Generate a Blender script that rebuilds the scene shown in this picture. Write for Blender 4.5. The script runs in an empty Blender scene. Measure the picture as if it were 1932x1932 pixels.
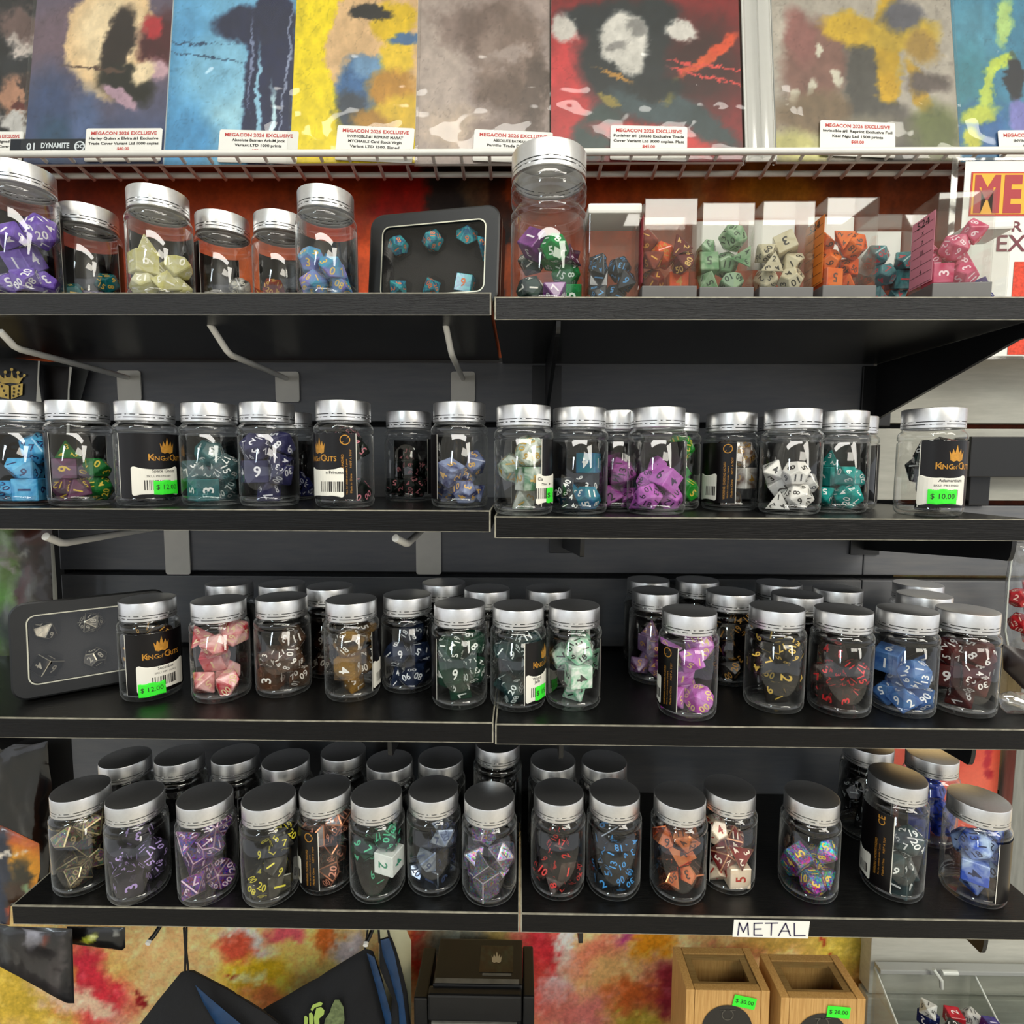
import bpy, bmesh, math, random
import numpy as np
from mathutils import Vector, Matrix, Quaternion, Euler
from mathutils.geometry import delaunay_2d_cdt

# ---------------------------------------------------------------- camera, world, lights, exposure
SC = bpy.context.scene
COL = SC.collection
OZ = 1.35                      # eye height above the shop floor
F_PX, PITCH, ROLL, YAW, IMG = 1048.83, .0829, .0041, -.014, 1932
_cy, _sy, _cp, _sp, _cr, _sr = math.cos(YAW), math.sin(YAW), math.cos(PITCH), math.sin(PITCH), math.cos(ROLL), math.sin(ROLL)
cam_r0 = Vector((_cy, -_sy, 0)); cam_f = Vector((_sy*_cp, _cy*_cp, -_sp)); cam_u0 = Vector((_sy*_sp, _cy*_sp, _cp))
cam_r = cam_r0*_cr + cam_u0*_sr; cam_u = cam_u0*_cr - cam_r0*_sr
cd = bpy.data.cameras.new('camera'); cd.sensor_width = 36; cd.lens = 36*F_PX/IMG; cd.clip_start = .01; cd.clip_end = 50
cam = bpy.data.objects.new('camera', cd); COL.objects.link(cam)
M = Matrix((cam_r, cam_u, -cam_f)).transposed().to_4x4(); M.translation = (0, 0, OZ)
cam.matrix_world = M; SC.camera = cam
SC.view_settings.view_transform = 'Standard'; SC.view_settings.look = 'None'; SC.view_settings.gamma = 1
SC.view_settings.use_curve_mapping = False; SC.view_settings.exposure = -.6
SC.cycles.max_bounces = 14; SC.cycles.transparent_max_bounces = 40; SC.cycles.transmission_bounces = 6
SC.cycles.diffuse_bounces = 3; SC.cycles.glossy_bounces = 5; SC.cycles.sample_clamp_indirect = 4
SC.cycles.caustics_reflective = False; SC.cycles.caustics_refractive = False
W = bpy.data.worlds.new('shop_room'); SC.world = W; W.use_nodes = True
W.node_tree.nodes['Background'].inputs[0].default_value = (.95, .97, 1, 1)
W.node_tree.nodes['Background'].inputs[1].default_value = 1.5

def area(name, loc, sx, sy, power, col, aim=None):
    l = bpy.data.lights.new(name, 'AREA'); l.shape = 'RECTANGLE'; l.size = sx; l.size_y = sy; l.energy = power; l.color = col
    o = bpy.data.objects.new(name, l); COL.objects.link(o); o.location = (loc[0], loc[1], loc[2]+OZ)
    d = Vector(aim)-Vector(loc) if aim else Vector((0, 0, -1))
    o.rotation_euler = d.to_track_quat('-Z', 'Y').to_euler() if aim else (0, 0, 0)
    return o
# ceiling fluorescents of the shop: two long strips running away behind the viewer, one wide panel to the right
def strip(x0, y0, x1, y1, wid, power, col):
    o = area('fluorescent_strip', ((x0+x1)/2, (y0+y1)/2, 1.28), wid, math.hypot(x1-x0, y1-y0), power, col); o.rotation_euler = (0, 0, math.atan2(y1-y0, x1-x0)+math.pi/2); return o
strip(-.98, -1.5, -2.9, -4.9, .26, 95, (.80, .93, 1.0))
strip(1.0, -.55, 3.9, -3.66, .55, 112, (1.0, .96, .86))
area('fluorescent_panel', (1.12, -1.66, 1.28), 1.15, 1.0, 40, (1.0, .95, .84))
area('fluorescent_strip', (0, -.5, 1.28), 1.4, .3, 22, (1.0, .97, .9))

# ---------------------------------------------------------------- pixel -> world (camera-relative, eye at the origin)
def ray(x, y):
    u, v = x-966, y-966
    u, v = u*_cr+v*_sr, -u*_sr+v*_cr
    X, Y2, Z2 = u/F_PX, 1.0, -v/F_PX
    Y = Y2*_cp+Z2*_sp; Z = -Y2*_sp+Z2*_cp
    return Vector((X*_cy+Y*_sy, -X*_sy+Y*_cy, Z))
def at_y(x, y, Y): d = ray(x, y); return d*(Y/d.y)
def at_z(x, y, z): d = ray(x, y); return d*(z/d.z)
def lin(c):
    if isinstance(c, str):
        c = c.lstrip('#'); c = [int(c[i:i+2], 16)/255 for i in (0, 2, 4)]
    return tuple(x/12.92 if x <= .04045 else ((x+.055)/1.055)**2.4 for x in c[:3])

# ---------------------------------------------------------------- mesh builder
class MB:
    def __init__(s): s.v = []; s.f = []; s.m = []; s.mi = 0
    def add(s, vs, fs, mi=None):
        o = len(s.v); s.v += [tuple(v) for v in vs]
        s.f += [tuple(i+o for i in f) for f in fs]; s.m += [s.mi if mi is None else mi]*len(fs); return s
    def box(s, a, b, rot=None, mi=None):
        (x0, y0, z0), (x1, y1, z1) = a, b
        vs = [Vector((x, y, z)) for x in (x0, x1) for y in (y0, y1) for z in (z0, z1)]
        if rot is not None: vs = [rot @ v for v in vs]
        return s.add(vs, [(0, 1, 3, 2), (4, 6, 7, 5), (0, 4, 5, 1), (2, 3, 7, 6), (0, 2, 6, 4), (1, 5, 7, 3)], mi)
    def bbox(s, a, b, bev=.001, mi=None):
        """chamfered box"""
        (x0, y0, z0), (x1, y1, z1) = a, b; e = bev
        bm = bmesh.new(); bmesh.ops.create_cube(bm, size=1)
        for v in bm.verts: v.co = ((x0+x1)/2+v.co.x*(x1-x0), (y0+y1)/2+v.co.y*(y1-y0), (z0+z1)/2+v.co.z*(z1-z0))
        bmesh.ops.bevel(bm, geom=bm.edges[:], offset=e, segments=2, affect='EDGES', profile=.6)
        bm.verts.index_update(); s.add([v.co.copy() for v in bm.verts], [[v.index for v in f.verts] for f in bm.faces], mi); bm.free(); return s
    def lathe(s, prof, n=48, mi=None, a0=0, a1=2*math.pi, cap=False):
        full = abs(a1-a0-2*math.pi) < 1e-6; k = n if full else n+1
        vs = []; fs = []
        for i in range(k):
            a = a0+(a1-a0)*i/n; c, q = math.cos(a), math.sin(a)
            vs += [(r*c, r*q, z) for r, z in prof]
        p = len(prof)
        for i in range(n):
            j = (i+1) % k
            for t in range(p-1): fs.append((i*p+t, j*p+t, j*p+t+1, i*p+t+1))
        if cap: fs.append([i*p+p-1 for i in range(k)])
        return s.add(vs, fs, mi)
    def tube(s, pts, r, n=10, mi=None, caps=True):
        pts = [Vector(p) for p in pts]; vs = []; fs = []; prev = None
        for i, p in enumerate(pts):
            t = (pts[min(i+1, len(pts)-1)]-pts[max(i-1, 0)]).normalized()
            ref = prev if prev is not None else (Vector((0, 0, 1)) if abs(t.z) < .9 else Vector((1, 0, 0)))
            a = t.cross(ref).normalized(); b = a.cross(t).normalized(); prev = b
            rr = r[i] if isinstance(r, (list, tuple)) else r
            vs += [p+(a*math.cos(q)+b*math.sin(q))*rr for q in [2*math.pi*k/n for k in range(n)]]
        for i in range(len(pts)-1):
            for k in range(n): fs.append((i*n+k, i*n+(k+1) % n, (i+1)*n+(k+1) % n, (i+1)*n+k))
        if caps: fs += [list(range(n))[::-1], [(len(pts)-1)*n+k for k in range(n)]]
        return s.add(vs, fs, mi)
    def prism(s, poly, fn, mi=None):
        """poly: 2d points; fn(p, side 0/1)->3d"""
        n = len(poly); vs = [fn(p, 0) for p in poly]+[fn(p, 1) for p in poly]
        fs = [list(range(n))[::-1], [n+i for i in range(n)]]+[(i, (i+1) % n, n+(i+1) % n, n+i) for i in range(n)]
        return s.add(vs, fs, mi)
    def build(s, name, mats, parent=None, smooth=False, flat_angle=None, loc=None, sharecheck=None):
        me = bpy.data.meshes.new(name); me.from_pydata(s.v, [], [list(f) for f in s.f])
        for m in (mats if isinstance(mats, (list, tuple)) else [mats]): me.materials.append(m)
        if max(s.m, default=0): me.polygons.foreach_set('material_index', s.m)
        bm = bmesh.new(); bm.from_mesh(me); bmesh.ops.recalc_face_normals(bm, faces=bm.faces[:]); bm.to_mesh(me); bm.free()
        if smooth:
            me.polygons.foreach_set('use_smooth', [True]*len(me.polygons))
            if flat_angle: me.set_sharp_from_angle(angle=flat_angle)
        return link(name, me, parent, loc)
def link(name, me, parent=None, loc=None):
    o = bpy.data.objects.new(name, me); COL.objects.link(o)
    if parent is not None: o.parent = parent
    if loc is not None: o.location = loc
    return o
def thing(name, label, cat, loc=(0, 0, 0), rot=(0, 0, 0), group=None):
    o = bpy.data.objects.new(name, None); o.empty_display_size = .01; COL.objects.link(o)
    o.location = loc; o.rotation_euler = rot; o['label'] = label; o['category'] = cat
    if group: o['group'] = group
    return o
def tag(o, label, cat, group=None):
    o['label'] = label; o['category'] = cat
    if group: o['group'] = group
    return o
def base_origin(o):
    """move a single-mesh thing's origin to the bottom centre of its mesh"""
    me = o.data; n = len(me.vertices); a = np.empty(n*3, 'f'); me.vertices.foreach_get('co', a); a = a.reshape(-1, 3)
    c = np.array([(a[:, 0].min()+a[:, 0].max())/2, (a[:, 1].min()+a[:, 1].max())/2, a[:, 2].min()], 'f')
    a -= c; me.vertices.foreach_set('co', a.ravel()); o.location = Vector(o.location)+Vector([float(x) for x in c]); me.update(); return o

# ---------------------------------------------------------------- materials
_mc = {}
def nodes(name):
    m = bpy.data.materials.new(name); m.use_nodes = True; nt = m.node_tree; nt.nodes.clear()
    out = nt.nodes.new('ShaderNodeOutputMaterial'); return m, nt, out
def N(nt, typ, **kw):
    n = nt.nodes.new(typ)
    for k, v in kw.items():
        if k.startswith('i_'):
            key = k[2:]; key = int(key) if key.isdigit() else key.replace('_', ' ')
            n.inputs[key].default_value = v
        else: setattr(n, k, v)
    return n
def c4(c): c = lin(c) if isinstance(c, str) else c; return (c[0], c[1], c[2], 1)
def pbsdf(nt, col=None, rough=.5, metal=0., spec=.5, coat=0.):
    p = N(nt, 'ShaderNodeBsdfPrincipled'); p.inputs['Roughness'].default_value = rough; p.inputs['Metallic'].default_value = metal
    p.inputs['Specular IOR Level'].default_value = spec; p.inputs['Coat Weight'].default_value = coat; p.inputs['Coat Roughness'].default_value = .05
    if col is not None: p.inputs['Base Color'].default_value = c4(col)
    return p
def ramp(nt, stops, interp='LINEAR'):
    r = N(nt, 'ShaderNodeValToRGB'); e = r.color_ramp.elements; r.color_ramp.interpolation = interp
    while len(e) < len(stops): e.new(.5)
    for k, (p, c) in enumerate(stops): e[k].position = p; e[k].color = c4(c)
    return r
def mat(name, col, rough=.5, metal=0., spec=.5, coat=0., var=0., vscale=60., bump=0., bscale=300., stretch=(1, 1, 1)):
    """plain procedural surface: colour with slight noise variation and fine relief"""
    key = (name,)
    if key in _mc: return _mc[key]
    m, nt, out = nodes(name); p = pbsdf(nt, col, rough, metal, spec, coat); L = nt.links.new
    tc = N(nt, 'ShaderNodeTexCoord'); mp = N(nt, 'ShaderNodeMapping'); mp.inputs['Scale'].default_value = stretch; L(tc.outputs['Object'], mp.inputs[0])
    if var:
        nz = N(nt, 'ShaderNodeTexNoise'); nz.inputs['Scale'].default_value = vscale; nz.inputs['Detail'].default_value = 5; L(mp.outputs[0], nz.inputs['Vector'])
        c = lin(col) if isinstance(col, str) else col
        r = ramp(nt, [(.3, tuple(x*(1-var) for x in c)), (.7, tuple(min(1, x*(1+var)) for x in c))]); L(nz.outputs['Fac'], r.inputs[0]); L(r.outputs[0], p.inputs['Base Color'])
    if bump:
        b = N(nt, 'ShaderNodeTexNoise'); b.inputs['Scale'].default_value = bscale; b.inputs['Detail'].default_value = 4; L(mp.outputs[0], b.inputs['Vector'])
        bp = N(nt, 'ShaderNodeBump'); bp.inputs['Strength'].default_value = bump; bp.inputs['Distance'].default_value = .001; L(b.outputs['Fac'], bp.inputs['Height']); L(bp.outputs[0], p.inputs['Normal'])
    L(p.outputs[0], out.inputs[0]); _mc[key] = m; return m
def pet(name, tint=(.985, .99, .985), edge=(.62, .66, .64), gloss=.05, rough=.035, bump=0., milky=0.):
    """thin clear plastic wall: see-through with a Fresnel-like sheen, darker where the wall is seen edge-on"""
    if name in _mc: return _mc[name]
    m, nt, out = nodes(name); L = nt.links.new
    lw = N(nt, 'ShaderNodeLayerWeight'); lw.inputs['Blend'].default_value = .5
    tr = N(nt, 'ShaderNodeBsdfTransparent'); gl = N(nt, 'ShaderNodeBsdfGlossy'); gl.inputs['Roughness'].default_value = rough
    r = ramp(nt, [(0, tint), (.62, tint), (.97, edge)]); L(lw.outputs['Facing'], r.inputs[0]); L(r.outputs[0], tr.inputs[0])
    pw = N(nt, 'ShaderNodeMath', operation='POWER'); pw.inputs[1].default_value = 4.0; L(lw.outputs['Facing'], pw.inputs[0])
    mu = N(nt, 'ShaderNodeMath', operation='MULTIPLY_ADD'); mu.inputs[1].default_value = .75; mu.inputs[2].default_value = gloss; L(pw.outputs[0], mu.inputs[0])
    mx = N(nt, 'ShaderNodeMixShader'); L(mu.outputs[0], mx.inputs[0]); L(tr.outputs[0], mx.inputs[1]); L(gl.outputs[0], mx.inputs[2])
    if bump:
        tc = N(nt, 'ShaderNodeTexCoord'); b = N(nt, 'ShaderNodeTexNoise'); b.inputs['Scale'].default_value = 14; L(tc.outputs['Object'], b.inputs['Vector'])
        bp = N(nt, 'ShaderNodeBump'); bp.inputs['Strength'].default_value = bump; bp.inputs['Distance'].default_value = .02; L(b.outputs['Fac'], bp.inputs['Height']); L(bp.outputs[0], gl.inputs['Normal'])
    last = mx
    if milky:  # white diffuse at grazing angles paints the bright refracted rim
        df = N(nt, 'ShaderNodeBsdfDiffuse'); df.inputs[0].default_value = (.85, .87, .86, 1); p2 = N(nt, 'ShaderNodeMath', operation='POWER'); p2.inputs[1].default_value = 5.0; L(lw.outputs['Facing'], p2.inputs[0])
        m2 = N(nt, 'ShaderNodeMath', operation='MULTIPLY'); m2.inputs[1].default_value = milky; L(p2.outputs[0], m2.inputs[0]); last = N(nt, 'ShaderNodeMixShader'); L(m2.outputs[0], last.inputs[0]); L(mx.outputs[0], last.inputs[1]); L(df.outputs[0], last.inputs[2])
    L(last.outputs[0], out.inputs[0]); _mc[name] = m; return m
def die_mat(name, kind, c1, c2=None, scale=90., alpha=.35):
    if name in _mc: return _mc[name]
    m, nt, out = nodes(name); L = nt.links.new; c2 = c2 or c1
    tc = N(nt, 'ShaderNodeTexCoord'); nz = N(nt, 'ShaderNodeTexNoise'); nz.inputs['Scale'].default_value = scale; nz.inputs['Detail'].default_value = 3; nz.inputs['Distortion'].default_value = 1.5
    oi = N(nt, 'ShaderNodeObjectInfo'); ad = N(nt, 'ShaderNodeVectorMath', operation='ADD'); sc = N(nt, 'ShaderNodeVectorMath', operation='SCALE')
    cmb = N(nt, 'ShaderNodeCombineXYZ'); L(oi.outputs['Random'], cmb.inputs[0]); L(oi.outputs['Random'], cmb.inputs[2])
    L(cmb.outputs[0], ad.inputs[0]); L(tc.outputs['Object'], ad.inputs[1]); L(ad.outputs[0], nz.inputs['Vector'])
    r = ramp(nt, [(.36, c1), (.62, c2)]); L(nz.outputs['Fac'], r.inputs[0])
    if kind == 'glitter':
        vo = N(nt, 'ShaderNodeTexVoronoi'); vo.inputs['Scale'].default_value = 900; L(tc.outputs['Object'], vo.inputs['Vector'])
        hs = N(nt, 'ShaderNodeMixRGB'); hs.blend_type = 'OVERLAY'; hs.inputs[0].default_value = .9; L(r.outputs[0], hs.inputs[1]); L(vo.outputs['Color'], hs.inputs[2])
        p = pbsdf(nt, None, .3, .55); L(hs.outputs[0], p.inputs['Base Color']); L(p.outputs[0], out.inputs[0])
    elif kind == 'metal':
        p = pbsdf(nt, None, .18, 1.); L(r.outputs[0], p.inputs['Base Color']); L(p.outputs[0], out.inputs[0])
    else:
        p = pbsdf(nt, None, .16, 0., .4 if kind == 'clear' else .5, 0. if kind == 'clear' else .3); L(r.outputs[0], p.inputs['Base Color'])
        p.inputs['Subsurface Weight'].default_value = 0
        if kind == 'clear':
            tr = N(nt, 'ShaderNodeBsdfTransparent'); lw = N(nt, 'ShaderNodeLayerWeight'); lw.inputs['Blend'].default_value = .5
            tint = N(nt, 'ShaderNodeMixRGB'); tint.inputs[0].default_value = .45; tint.inputs[1].default_value = (1, 1, 1, 1); L(r.outputs[0], tint.inputs[2]); L(tint.outputs[0], tr.inputs[0])
            ma = N(nt, 'ShaderNodeMath', operation='MULTIPLY_ADD', use_clamp=True); ma.inputs[1].default_value = .30; ma.inputs[2].default_value = alpha; L(lw.outputs['Facing'], ma.inputs[0])
            mx = N(nt, 'ShaderNodeMixShader'); L(ma.outputs[0], mx.inputs[0]); L(tr.outputs[0], mx.inputs[1]); L(p.outputs[0], mx.inputs[2]); L(mx.outputs[0], out.inputs[0])
        else: L(p.outputs[0], out.inputs[0])
    _mc[name] = m; return m
def vcol_mat(name, rough=.45, spec=.5, fine=.12, coat=0.):
    if name in _mc: return _mc[name]
    m, nt, out = nodes(name); L = nt.links.new; p = pbsdf(nt, None, rough, 0, spec, coat)
    a = N(nt, 'ShaderNodeVertexColor'); a.layer_name = 'print'; tc = N(nt, 'ShaderNodeTexCoord')
    nz = N(nt, 'ShaderNodeTexNoise'); nz.inputs['Scale'].default_value = 260; nz.inputs['Detail'].default_value = 6; L(tc.outputs['Object'], nz.inputs['Vector'])
    mr = N(nt, 'ShaderNodeMapRange'); mr.inputs[1].default_value = .3; mr.inputs[2].default_value = .7; mr.inputs[3].default_value = 1-fine; mr.inputs[4].default_value = 1+fine; L(nz.outputs['Fac'], mr.inputs[0])
    vm = N(nt, 'ShaderNodeVectorMath', operation='SCALE'); L(a.outputs['Color'], vm.inputs[0]); L(mr.outputs[0], vm.inputs['Scale']); L(vm.outputs[0], p.inputs['Base Color'])
    L(p.outputs[0], out.inputs[0]); _mc[name] = m; return m
def wood(name, a, b, scale, stretch, rough=.4, bump=.25, spec=.5, coat=0.):
    if name in _mc: return _mc[name]
    m, nt, out = nodes(name); L = nt.links.new; p = pbsdf(nt, None, rough, 0, spec, coat)
    tc = N(nt, 'ShaderNodeTexCoord'); mp = N(nt, 'ShaderNodeMapping'); mp.inputs['Scale'].default_value = stretch; L(tc.outputs['Object'], mp.inputs[0])
    nz = N(nt, 'ShaderNodeTexNoise'); nz.inputs['Scale'].default_value = scale; nz.inputs['Detail'].default_value = 6; nz.inputs['Roughness'].default_value = .62; L(mp.outputs[0], nz.inputs['Vector'])
    r = ramp(nt, [(.35, a), (.68, b)]); L(nz.outputs['Fac'], r.inputs[0]); L(r.outputs[0], p.inputs['Base Color'])
    bp = N(nt, 'ShaderNodeBump'); bp.inputs['Strength'].default_value = bump; bp.inputs['Distance'].default_value = .001; L(nz.outputs['Fac'], bp.inputs['Height']); L(bp.outputs[0], p.inputs['Normal'])
    L(p.outputs[0], out.inputs[0]); _mc[name] = m; return m

M_PET = pet('clear_jar_plastic', gloss=.085, rough=.03, milky=.34)
M_SGN = pet('sign_sleeve_plastic', edge=(.9, .9, .9), gloss=.02, rough=.05)
M_ACR = pet('clear_box_acrylic', edge=(.75, .78, .77), gloss=.06, rough=.02)
M_BAG = pet('clear_sleeve_plastic', edge=(.9, .9, .9), gloss=.035, rough=.06, bump=.5)
M_LID = mat('brushed_silver_lid', (.80, .80, .80), .36, 1., var=.03, vscale=400, bump=.03, bscale=2500)
M_SHELF = wood('black_wood_laminate', '#0b0b0b', '#171716', 34, (2.2, 26, 26), rough=.24, bump=.35, spec=.42)
M_SHELF_EDGE = wood('black_wood_edge', '#080809', '#121111', 30, (1.6, 30, 30), rough=.34, bump=.5, spec=.2)
M_SHELF_EDGE1 = wood('grainy_black_wood_edge', '#0b0c0e', '#191a1d', 42, (1.6, 26, 26), rough=.22, bump=1.0, spec=.42)
M_WEAR = mat('worn_laminate_corner', '#8f8b7c', .5, var=.35, vscale=120)
M_SLAT = wood('charcoal_slatwall', '#63656a', '#707071', 20, (1, 8, 8), rough=.42, bump=.06)
M_SLAT_L = wood('pale_grey_slatwall', '#aaa99f', '#b9b8ad', 20, (1, 8, 8), rough=.5, bump=.06)
M_DARKWALL = mat('black_wall_void', '#060606', .7)
M_WHITE_METAL = mat('white_coated_wire', '#eceae2', .35, var=.03)
M_PLATE = mat('white_hook_plate', '#e4e0d4', .4, var=.04)
M_BLACK_METAL = mat('black_coated_steel', '#0b0b0c', .35, .0, var=.2)
M_LABEL = mat('black_wrap_label', '#0c090a', .3, var=.15, spec=.35)
M_STICKER = mat('white_paper_sticker', '#e9e6da', .55, var=.02)
M_GREEN = mat('neon_green_price_tag', '#39f032', .5, var=.02)
M_INK = mat('dark_printing_ink', '#26221f', .6)
M_REDINK = mat('red_printing_ink', '#c4403c', .6)
M_GOLD = mat('gold_label_print', '#c98f35', .35, .35, var=.2, vscale=300)
M_PALEGOLD = mat('pale_gold_print', '#d9b85e', .35, .4, var=.25, vscale=80)
M_FOAM = mat('dark_grey_foam', '#211f1e', .9, var=.2, vscale=700, bump=.5, bscale=1500)
M_TIN = mat('black_painted_tin', '#18191a', .38, .2, var=.08)
M_TINEDGE = mat('bare_steel_rim', '#c0beac', .3, .6)
M_GREYBASE = mat('grey_plastic_base', '#5d5c5b', .4, var=.05)
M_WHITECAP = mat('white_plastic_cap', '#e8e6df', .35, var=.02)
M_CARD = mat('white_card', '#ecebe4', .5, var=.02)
# ---------------------------------------------------------------- lettering
_tx = {}
def glyphs(s, bold=0.):
    """flat text outline: (verts Nx2 in units where the letter height is about .7, faces), centred on its box"""
    k = (s, bold)
    if k in _tx: return _tx[k]
    c = bpy.data.curves.new('lettering', 'FONT'); c.body = s; c.size = 1; c.resolution_u = 2; c.offset = bold; c.fill_mode = 'FRONT'
    o = bpy.data.objects.new('lettering', c); COL.objects.link(o)
    dg = bpy.context.evaluated_depsgraph_get(); dg.update(); ev = o.evaluated_get(dg); me = ev.to_mesh()
    v = np.array([p.co[:2] for p in me.vertices]).reshape(-1, 2); f = [tuple(p.vertices) for p in me.polygons]
    ev.to_mesh_clear(); bpy.data.objects.remove(o); bpy.data.curves.remove(c)
    if len(v): v = v-(v.min(0)+v.max(0))/2
    _tx[k] = (v, f); return _tx[k]
def put_text(mb, s, size, fn, width=None, mi=None, bold=0., rot=0., dx=0., dy=0.):
    """fn(x, y)->3d ; size = letter height; width = squeeze to this width"""
    v, f = glyphs(s, bold)
    if not len(v): return
    k = size/.7; w = (v[:, 0].max()-v[:, 0].min())*k; kx = k*(width/w if width else 1)
    c, q = math.cos(rot), math.sin(rot)
    mb.add([fn(dx+c*x*kx-q*y*k, dy+q*x*kx+c*y*k) for x, y in v], f, mi)
def plane_fn(o, ex, ey): o, ex, ey = Vector(o), Vector(ex), Vector(ey); return lambda x, y: o+ex*x+ey*y
def cyl_fn(R, a, zc):
    """wrap onto a cylinder; a = azimuth of the text centre; +x runs to the viewer's right"""
    return lambda x, y: (R*math.cos(a+x/R), R*math.sin(a+x/R), zc+y)
def rrect(w, h, r, n=4):
    p = []
    for cx, cy, a in ((w/2-r, h/2-r, 0), (-w/2+r, h/2-r, 90), (-w/2+r, -h/2+r, 180), (w/2-r, -h/2+r, 270)):
        for k in range(n+1): t = math.radians(a+90*k/n); p.append((cx+r*math.cos(t), cy+r*math.sin(t)))
    return p
def fillpoly(poly, step=None):
    """triangulate (with inner points on a grid of pitch `step`) -> verts2d, faces"""
    pts = [Vector(p) for p in poly]; n = len(pts)
    if step:
        xs = [p.x for p in pts]; ys = [p.y for p in pts]; y = min(ys)+step/2
        while y < max(ys):
            x = min(xs)+step/2
            while x < max(xs): pts.append(Vector((x+random.uniform(-.12, .12)*step, y+random.uniform(-.12, .12)*step))); x += step
            y += step
    v, e, f, *_ = delaunay_2d_cdt(pts, [(i, (i+1) % n) for i in range(n)], [list(range(n))], 1, 1e-7)
    return [tuple(p) for p in v], [tuple(q) for q in f]
def flat(mb, poly, fn, step=None, mi=None):
    v, f = fillpoly(poly, step); mb.add([fn(x, y) for x, y in v], f, mi)
def crown_poly(w, h):
    """spiky crown emblem"""
    p = [(-.42, 0)]
    tips = [(-.5, .62), (-.27, .74), (0, 1.0), (.27, .74), (.5, .62)]; val = [(-.36, .36), (-.13, .44), (.13, .44), (.36, .36)]
    for i, t in enumerate(tips):
        p.append(t)
        if i < 4: p.append(val[i])
    p += [(.42, 0), (.2, -.1), (0, -.02), (-.2, -.1)]
    return [(x*w, (y-.5)*h) for x, y in p]
def ring_poly(mb, R, r, fn, n=20, mi=None, cx=0, cy=0):
    vs = []; fs = []
    for i in range(n):
        a = 2*math.pi*i/n; vs += [fn(cx+R*math.cos(a), cy+R*math.sin(a)), fn(cx+r*math.cos(a), cy+r*math.sin(a))]
    for i in range(n): j = (i+1) % n; fs.append((2*i, 2*j, 2*j+1, 2*i+1))
    mb.add(vs, fs, mi)

# ---------------------------------------------------------------- dice
KIND = ['d4', 'd6', 'd8', 'd10', 'd100', 'd12', 'd20']
DIE_WORD = dict(d4='four-sided', d6='six-sided', d8='eight-sided', d10='ten-sided', d100='percentile ten-sided', d12='twelve-sided', d20='twenty-sided')
def dice_verts(kind):
    g = (1+5**.5)/2
    if kind == 'd4': return [Vector(v).normalized()*.0112 for v in ((1, 1, 1), (1, -1, -1), (-1, 1, -1), (-1, -1, 1))]
    if kind == 'd6': return [Vector((x, y, z))*.0077 for x in (-1, 1) for y in (-1, 1) for z in (-1, 1)]
    if kind == 'd8': return [Vector(v)*.0112 for v in ((1, 0, 0), (-1, 0, 0), (0, 1, 0), (0, -1, 0), (0, 0, 1), (0, 0, -1))]
    if kind in ('d10', 'd100'):
        a = .0104; h = (1-math.cos(math.pi/5))/(1+math.cos(math.pi/5))
        return [Vector((0, 0, 1))*a, Vector((0, 0, -1))*a]+[Vector((math.cos(i*math.pi/5), math.sin(i*math.pi/5), h if i % 2 else -h))*a for i in range(10)]
    if kind == 'd12':
        v = [(x, y, z) for x in (-1, 1) for y in (-1, 1) for z in (-1, 1)]
        for i in (-1, 1):
            for j in (-1, 1): v += [(0, i/g, j*g), (i/g, j*g, 0), (i*g, 0, j/g)]
        return [Vector(p).normalized()*.0107 for p in v]
    v = []
    for i in (-1, 1):
        for j in (-1, 1): v += [(0, i, j*g), (i, j*g, 0), (i*g, 0, j)]
    return [Vector(p).normalized()*.0118 for p in v]
NUM = dict(d4=['1', '2', '3', '4'], d6=list('123456'), d8=list('12345678'), d10=list('0123456789'), d100=['%d0' % i for i in range(10)],
           d12=[str(i) for i in range(1, 13)], d20=[str(i) for i in range(1, 21)])
NSZ = dict(d4=.0042, d6=.0072, d8=.0056, d10=.0054, d100=.0048, d12=.0056, d20=.0047)
_die = {}
def die_meshes(kind):
    if kind in _die: return _die[kind]
    bm = bmesh.new()
    for v in dice_verts(kind): bm.verts.new(v)
    bmesh.ops.convex_hull(bm, input=bm.verts[:]); bmesh.ops.dissolve_limit(bm, angle_limit=.02, verts=bm.verts[:], edges=bm.edges[:])
    bmesh.ops.recalc_face_normals(bm, faces=bm.faces[:]); mb = MB(); rnd = random.Random(kind); nums = NUM[kind][:]; rnd.shuffle(nums)
    for i, f in enumerate(bm.faces):
        c = f.calc_center_median(); n = f.normal; far = max(f.verts, key=lambda v: (v.co-c).length).co
        if kind == 'd4':
            for k, vtx in enumerate(f.verts):
                up = (vtx.co-c).normalized(); ex = up.cross(n).normalized()
                put_text(mb, NUM[kind][(i+k) % 4], NSZ[kind], plane_fn(c+up*(vtx.co-c).length*.42+n*.00007, ex, up), bold=.015)
            continue
        up = (far-c).normalized()
        if kind in ('d6', 'd12'): up = (f.verts[0].co-c).normalized() if kind == 'd12' else (f.verts[0].co-f.verts[1].co).normalized()
        ex = up.cross(n).normalized()
        if kind in ('d10', 'd100'): c = c-up*.0008
        put_text(mb, nums[i % len(nums)], NSZ[kind], plane_fn(c+n*.00007, ex, up), bold=.018)
    bmesh.ops.bevel(bm, geom=bm.edges[:], offset=.00055, segments=1, affect='EDGES', material=1)
    me = bpy.data.meshes.new('die'); bm.to_mesh(me); bm.free()
    me.materials.append(None); me.materials.append(None)
    mn = bpy.data.meshes.new('numerals'); mn.from_pydata(mb.v, [], [list(f) for f in mb.f]); mn.materials.append(None)
    _die[kind] = (me, mn); return _die[kind]
LOOSE = []                     # dice that show least: (kind, matrix, body, edge, ink)
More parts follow.
